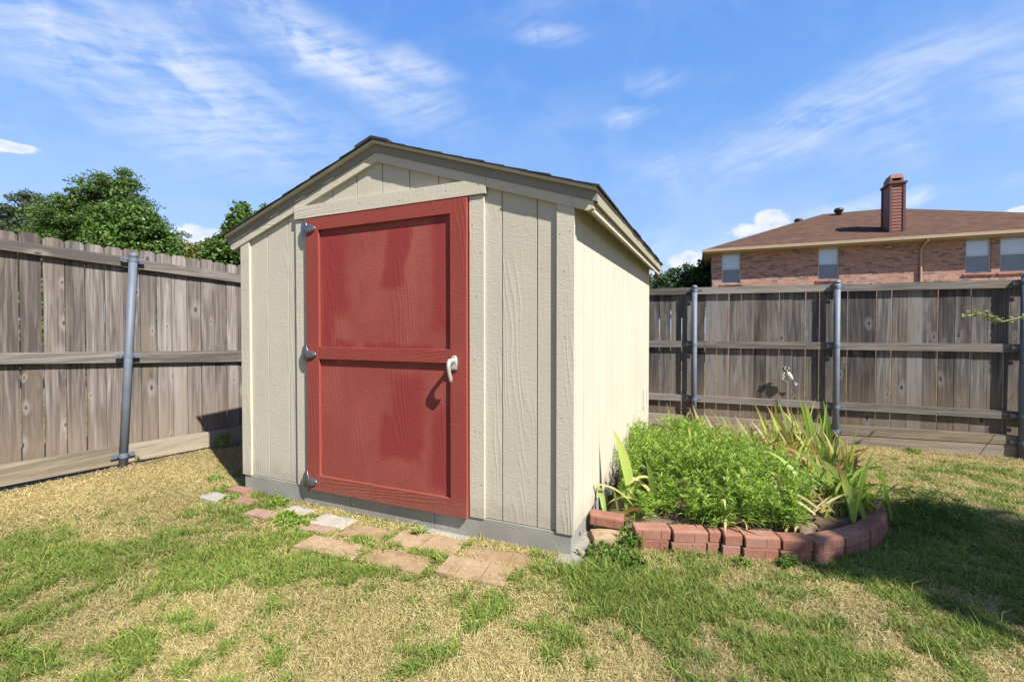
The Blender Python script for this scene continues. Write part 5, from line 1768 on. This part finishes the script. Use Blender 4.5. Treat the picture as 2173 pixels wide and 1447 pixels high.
# fallen dry iris leaves between the clumps
rg_ = np.random.default_rng(77)
V, Q, K = [], [], []
while len(V) < 30 * 420:
    lx, ly = 1.5 + 1.5 * rg_.random(), 2.6 + 2.0 * rg_.random()
    if not in_poly(np.array([lx]), np.array([ly]), [(1.7, 2.55), (2.05, 2.72), (2.35, 3.0), (2.5, 3.4), (2.75, 4.2), (1.6, 4.6), (1.7, 4.1), (2.0, 3.5)])[0]:
        continue
    tone = 0.6 + 0.7 * rg_.random()
    c0 = tuple(k * tone for k in (0.46, 0.36, 0.19))
    blade((V, Q, K), (lx, ly, 0.10 + 0.05 * rg_.random()), rg_.random() * 6.28, 0.7 + 0.9 * rg_.random(), 0.10 + 0.14 * rg_.random(), 0.012, 0.5 * rg_.random(), (c0, c0, BR, 0.3 * rg_.random()), rg_, rg_.normal())
tag(raw_mesh('dry_leaves', np.array(V), Q, [], np.array(K), M_iris), 'fallen straw coloured leaves between the irises', 'dry leaves', kind='stuff')


# ------------------------------------------------------------------ small weeds growing at the shed and the fence
def weed(label, x, y, n, r, h, seed, cols=((0.10, 0.19, 0.02), (0.22, 0.36, 0.05)), L=0.035, W_=0.0032, nleaf=26, cat='weed', grp='small weeds in the lawn', lean=0.35):
    rg_ = np.random.default_rng(seed)
    a, rr = rg_.random(n) * 6.283, r * np.sqrt(rg_.random(n))
    xs_, ys_ = x + rr * np.cos(a), y + rr * np.sin(a)
    b_ = np.stack([xs_, ys_, gz(xs_, ys_) - 0.002], 1)
    o = feathery('weed', b_, b_[:, 2] + h * (0.5 + 0.5 * rg_.random(n)) * (1.1 - rr / (r * 1.6)), seed, nleaf, L, W_, cols, lean)
    return tag(o, label, cat, grp)


weed('spiky green weed standing against the steel base at the shed left', -1.60, 3.09, 7, 0.035, 0.12, 201)
weed('leafy green weed patch left of the white slab', -1.33, 2.80, 34, 0.13, 0.05, 202, L=0.025, W_=0.004)
weed('green weed between the pink brick and the white slab', -1.46, 2.88, 14, 0.08, 0.06, 203, L=0.025, W_=0.004)
weed('low green weed beside the grey flat stone', -2.02, 3.22, 14, 0.07, 0.05, 204, L=0.02, W_=0.004)
weed('dark green weed mound by the footing block at the shed right corner', 0.52, 2.33, 70, 0.17, 0.10, 205, ((0.055, 0.11, 0.015), (0.14, 0.23, 0.035)), 0.022, 0.0038)
weed('green weed reaching the edging gap beside the separate red block', 0.66, 2.52, 26, 0.07, 0.17, 206, ((0.07, 0.14, 0.018), (0.16, 0.28, 0.04)), 0.03, 0.003)
weed('small weed rising against the middle of the red edging', 1.44, 2.34, 12, 0.06, 0.07, 207, ((0.055, 0.11, 0.015), (0.14, 0.23, 0.035)), 0.022, 0.004)
weed('small weed rising at the foot of the edging left of the middle weed', 1.20, 2.35, 6, 0.04, 0.06, 208, L=0.02, W_=0.004)
weed('grass tuft growing between the steel base and the pavers below the door', -0.53, 2.64, 6, 0.03, 0.07, 209, ((0.13, 0.19, 0.03), (0.26, 0.34, 0.06)), 0.06, 0.003, 10)
weed('grass tuft growing between the two rows of pavers', -0.76, 2.47, 14, 0.09, 0.05, 210, ((0.15, 0.20, 0.035), (0.28, 0.32, 0.07)), 0.05, 0.0028, 12)
weed('grass tuft at the right end of the front row of pavers', -0.36, 2.30, 8, 0.05, 0.05, 211, ((0.13, 0.19, 0.03), (0.26, 0.34, 0.06)), 0.045, 0.0028, 12)
weed('trailing weed on the kickboard right of the left fence post', -3.02, 4.72, 16, 0.10, 0.24, 212, L=0.025, W_=0.005, nleaf=16)
weed('dry weed tangled at the foot of the left fence post', -3.48, 4.05, 16, 0.10, 0.16, 213, ((0.16, 0.18, 0.05), (0.34, 0.28, 0.12)), 0.03, 0.004, 14)
weed('pale weed growing in the lawn at the end of the shed shadow', -2.42, 3.66, 10, 0.06, 0.06, 214, L=0.022, W_=0.004)
weed('tall dark grass tuft at the right end of the flower bed', 2.85, 3.02, 60, 0.22, 0.13, 215, ((0.05, 0.10, 0.018), (0.12, 0.19, 0.035)), 0.09, 0.0035, 9)
weed('tall dark grass tuft farther right behind the bed end tuft', 3.15, 3.40, 36, 0.2, 0.09, 216, ((0.06, 0.11, 0.018), (0.14, 0.21, 0.04)), 0.07, 0.003, 9)
weed('thin dry stalks standing by the shed back corner', 1.72, 5.0, 12, 0.14, 0.42, 217, ((0.20, 0.22, 0.08), (0.36, 0.31, 0.16)), 0.05, 0.0022, 10, lean=0.2)
weed('small green weed at the foot of the back fence right part', 4.4, 4.95, 9, 0.09, 0.07, 218, L=0.03, W_=0.004)

# ------------------------------------------------------------------ owl ornament on a wire stake
M_pearl = simple('pearl_glass', (0.70, 0.69, 0.62), 0.22, 0.25, 40, 0.08, 0, spec=0.8)
M_black = simple('black_enamel', (0.012, 0.012, 0.014), 0.25, 0, bump=0)
M_white = simple('white_enamel', (0.8, 0.8, 0.78), 0.35, 0, bump=0)
M_wire = simple('silver_wire', (0.42, 0.40, 0.37), 0.4, 0.7, bump=0)
owl = empty('garden_stake', (3.33, 5.50, -0.06), 0, label='small owl ornament with black ringed eyes on a wire stake behind the irises', cat='garden ornament')
H0 = 0.815


def ball(c_, r_, tilt=0, n=14):
    prof = [(max(0.0005, math.sin(math.pi * k / 10)) * r_[0], -math.cos(math.pi * k / 10) * r_[2]) for k in range(11)]
    mb = MB()
    mb.lathe(prof, Matrix.Translation(c_) @ Matrix.Rotation(tilt, 4, 'Y'), n, sx=1, sy=r_[1] / r_[0])
    return mb


body = ball((0.045, 0, H0 - 0.092), (0.030, 0.026, 0.062), R(-32)).build('body', M_pearl, owl, smooth=True)
mb = MB()
for k in range(4):
    a = R(-38 - 7 * (k - 1.5))
    mb.hexa([Matrix.Translation((0.093, 0, H0 - 0.150)) @ Matrix.Rotation(a, 4, 'Y') @ Vector(p) for p in
             ((-0.004, -0.003, -0.062), (0.006, -0.003, -0.062), (0.006, 0.003, -0.062), (-0.004, 0.003, -0.062), (-0.003, -0.003, 0.0), (0.003, -0.003, 0.0), (0.003, 0.003, 0.0), (-0.003, 0.003, 0.0))])
mb.build('tail', M_white, owl)
head = ball((0.0, 0.006, H0 - 0.008), (0.036, 0.016, 0.024)).build('head', M_wire, owl, smooth=True)
for xx in (-0.023, 0.025):
    mb = MB()
    mb.lathe([(0.024, 0), (0.025, 0.006), (0.018, 0.010), (0.002, 0.011)], Matrix.Translation((xx, -0.010, H0)) @ Matrix.Rotation(R(90), 4, 'X'), 16)
    e_ = mb.build('eye', M_black, owl, smooth=True)
    mb = MB()
    for k in range(14):
        a0, a1 = 2 * math.pi * k / 14, 2 * math.pi * (k + 1) / 14
        mb.tube([(xx + 0.010 * math.cos(a0), -0.0225, H0 + 0.010 * math.sin(a0)), (xx + 0.010 * math.cos(a1), -0.0225, H0 + 0.010 * math.sin(a1))], 0.0024, 6)
    mb.build('eye_ring', M_white, e_)
mb = MB()
mb.lathe([(0.0075, 0), (0.006, -0.010), (0.001, -0.024)], Matrix.Translation((0.002, -0.02, H0 - 0.012)), 8)
mb.build('beak', M_white, owl, smooth=True)
mb = MB()
mb.tube([(-0.036, 0.0, H0 + 0.010), (-0.050, 0.0, H0 + 0.038), (-0.042, 0.0, H0 + 0.024), (-0.010, 0, H0 + 0.020), (0.02, 0, H0 + 0.022), (0.045, 0, H0 + 0.014), (0.052, 0, H0 + 0.004)], 0.0032, 6)
mb.tube([(-0.030, 0, H0 - 0.02), (-0.055, 0.0, H0 - 0.055), (-0.062, 0.0, H0 - 0.10), (-0.040, 0, H0 - 0.135), (0.0, 0, H0 - 0.155), (0.045, 0, H0 - 0.160), (0.075, 0, H0 - 0.140)], 0.0028, 6)
mb.tube([(0.040, 0, H0 - 0.02), (0.065, 0.0, H0 - 0.06), (0.088, 0.0, H0 - 0.11), (0.095, 0, H0 - 0.15)], 0.0026, 6)
for k in range(5):
    cx_, cz_ = -0.040 + 0.012 * (k % 2), H0 - 0.045 - k * 0.020
    mb.tube([(cx_ + 0.014 * math.cos(j * 0.9) * (1 - j * 0.07), -0.004, cz_ + 0.011 * math.sin(j * 0.9)) for j in range(9)], 0.0022, 5)
mb.build('wire_frame', M_wire, owl)
mb = MB()
mb.tube([(0.018, 0, 0.0), (0.020, 0, 0.4), (0.022, 0, H0 - 0.155)], 0.0028, 6)
mb.tube([(0.034, 0, 0.0), (0.033, 0, 0.4), (0.030, 0, H0 - 0.155)], 0.0028, 6)
mb.build('stake', M_wire, owl)

# ------------------------------------------------------------------ arching cane reaching in from the right
cane = empty('climbing_rose', (5.45, 4.15, -0.15), 0, label='thin arching cane with small pale green leaves reaching in from the right edge', cat='shrub')
mb = MB()
canes = [[(0, 0, 0), (-0.05, 0.0, 0.9), (-0.25, 0.02, 1.42), (-0.62, 0.03, 1.52), (-0.95, 0.02, 1.44), (-1.12, 0.0, 1.47)],
         [(-0.95, 0.02, 1.44), (-1.06, 0.0, 1.50), (-1.16, 0.0, 1.52), (-1.26, 0.0, 1.50)], [(-0.62, 0.03, 1.52), (-0.45, 0.0, 1.60), (-0.3, 0.0, 1.66)],
         [(0.05, 0.03, 0), (0.2, 0.1, 0.9), (0.45, 0.1, 1.5)]]
for c_ in canes:
    mb.tube(c_, [0.006] + [0.0045] * (len(c_) - 2) + [0.0022], 6)
mb.build('stem', simple('green_cane', (0.26, 0.30, 0.10), 0.5, bump=0), cane)
cents = []
for c_ in canes:
    for a, b_ in zip(c_[:-1], c_[1:]):
        for f in (0.3, 0.75):
            if a[2] > 1.3 or random.random() < 0.4:
                cents.append([a[k] + (b_[k] - a[k]) * f for k in range(3)])
cents += [(-1.2, 0, 1.53), (-1.28, 0, 1.51), (-1.1, 0, 1.50), (-1.22, 0, 1.49)]
V, q, col = leaf_cloud(np.array(cents), np.full((len(cents), 3), 0.035), 7, 0.017, np.array(((0.15, 0.20, 0.05), (0.26, 0.30, 0.09))), np.random.default_rng(3))
raw_mesh('leaves', V, q, [], col, M_leaf, cane)

# ------------------------------------------------------------------ lawn
Vs, Qs, Ts, Cs = [], [], [], []
k0 = 0
for sd_ in range(4):
    V, q, tr, col = blades(310000, 300 + sd_)
    Vs.append(V); Qs.append(q + k0); Ts.append(tr + k0); Cs.append(col)
    k0 += len(V)
tag(raw_mesh('lawn_grass', np.concatenate(Vs), np.concatenate(Qs), np.concatenate(Ts), np.concatenate(Cs), M_grass), 'patchy bermuda lawn, green tufts mixed with dry straw', 'grass', kind='stuff')
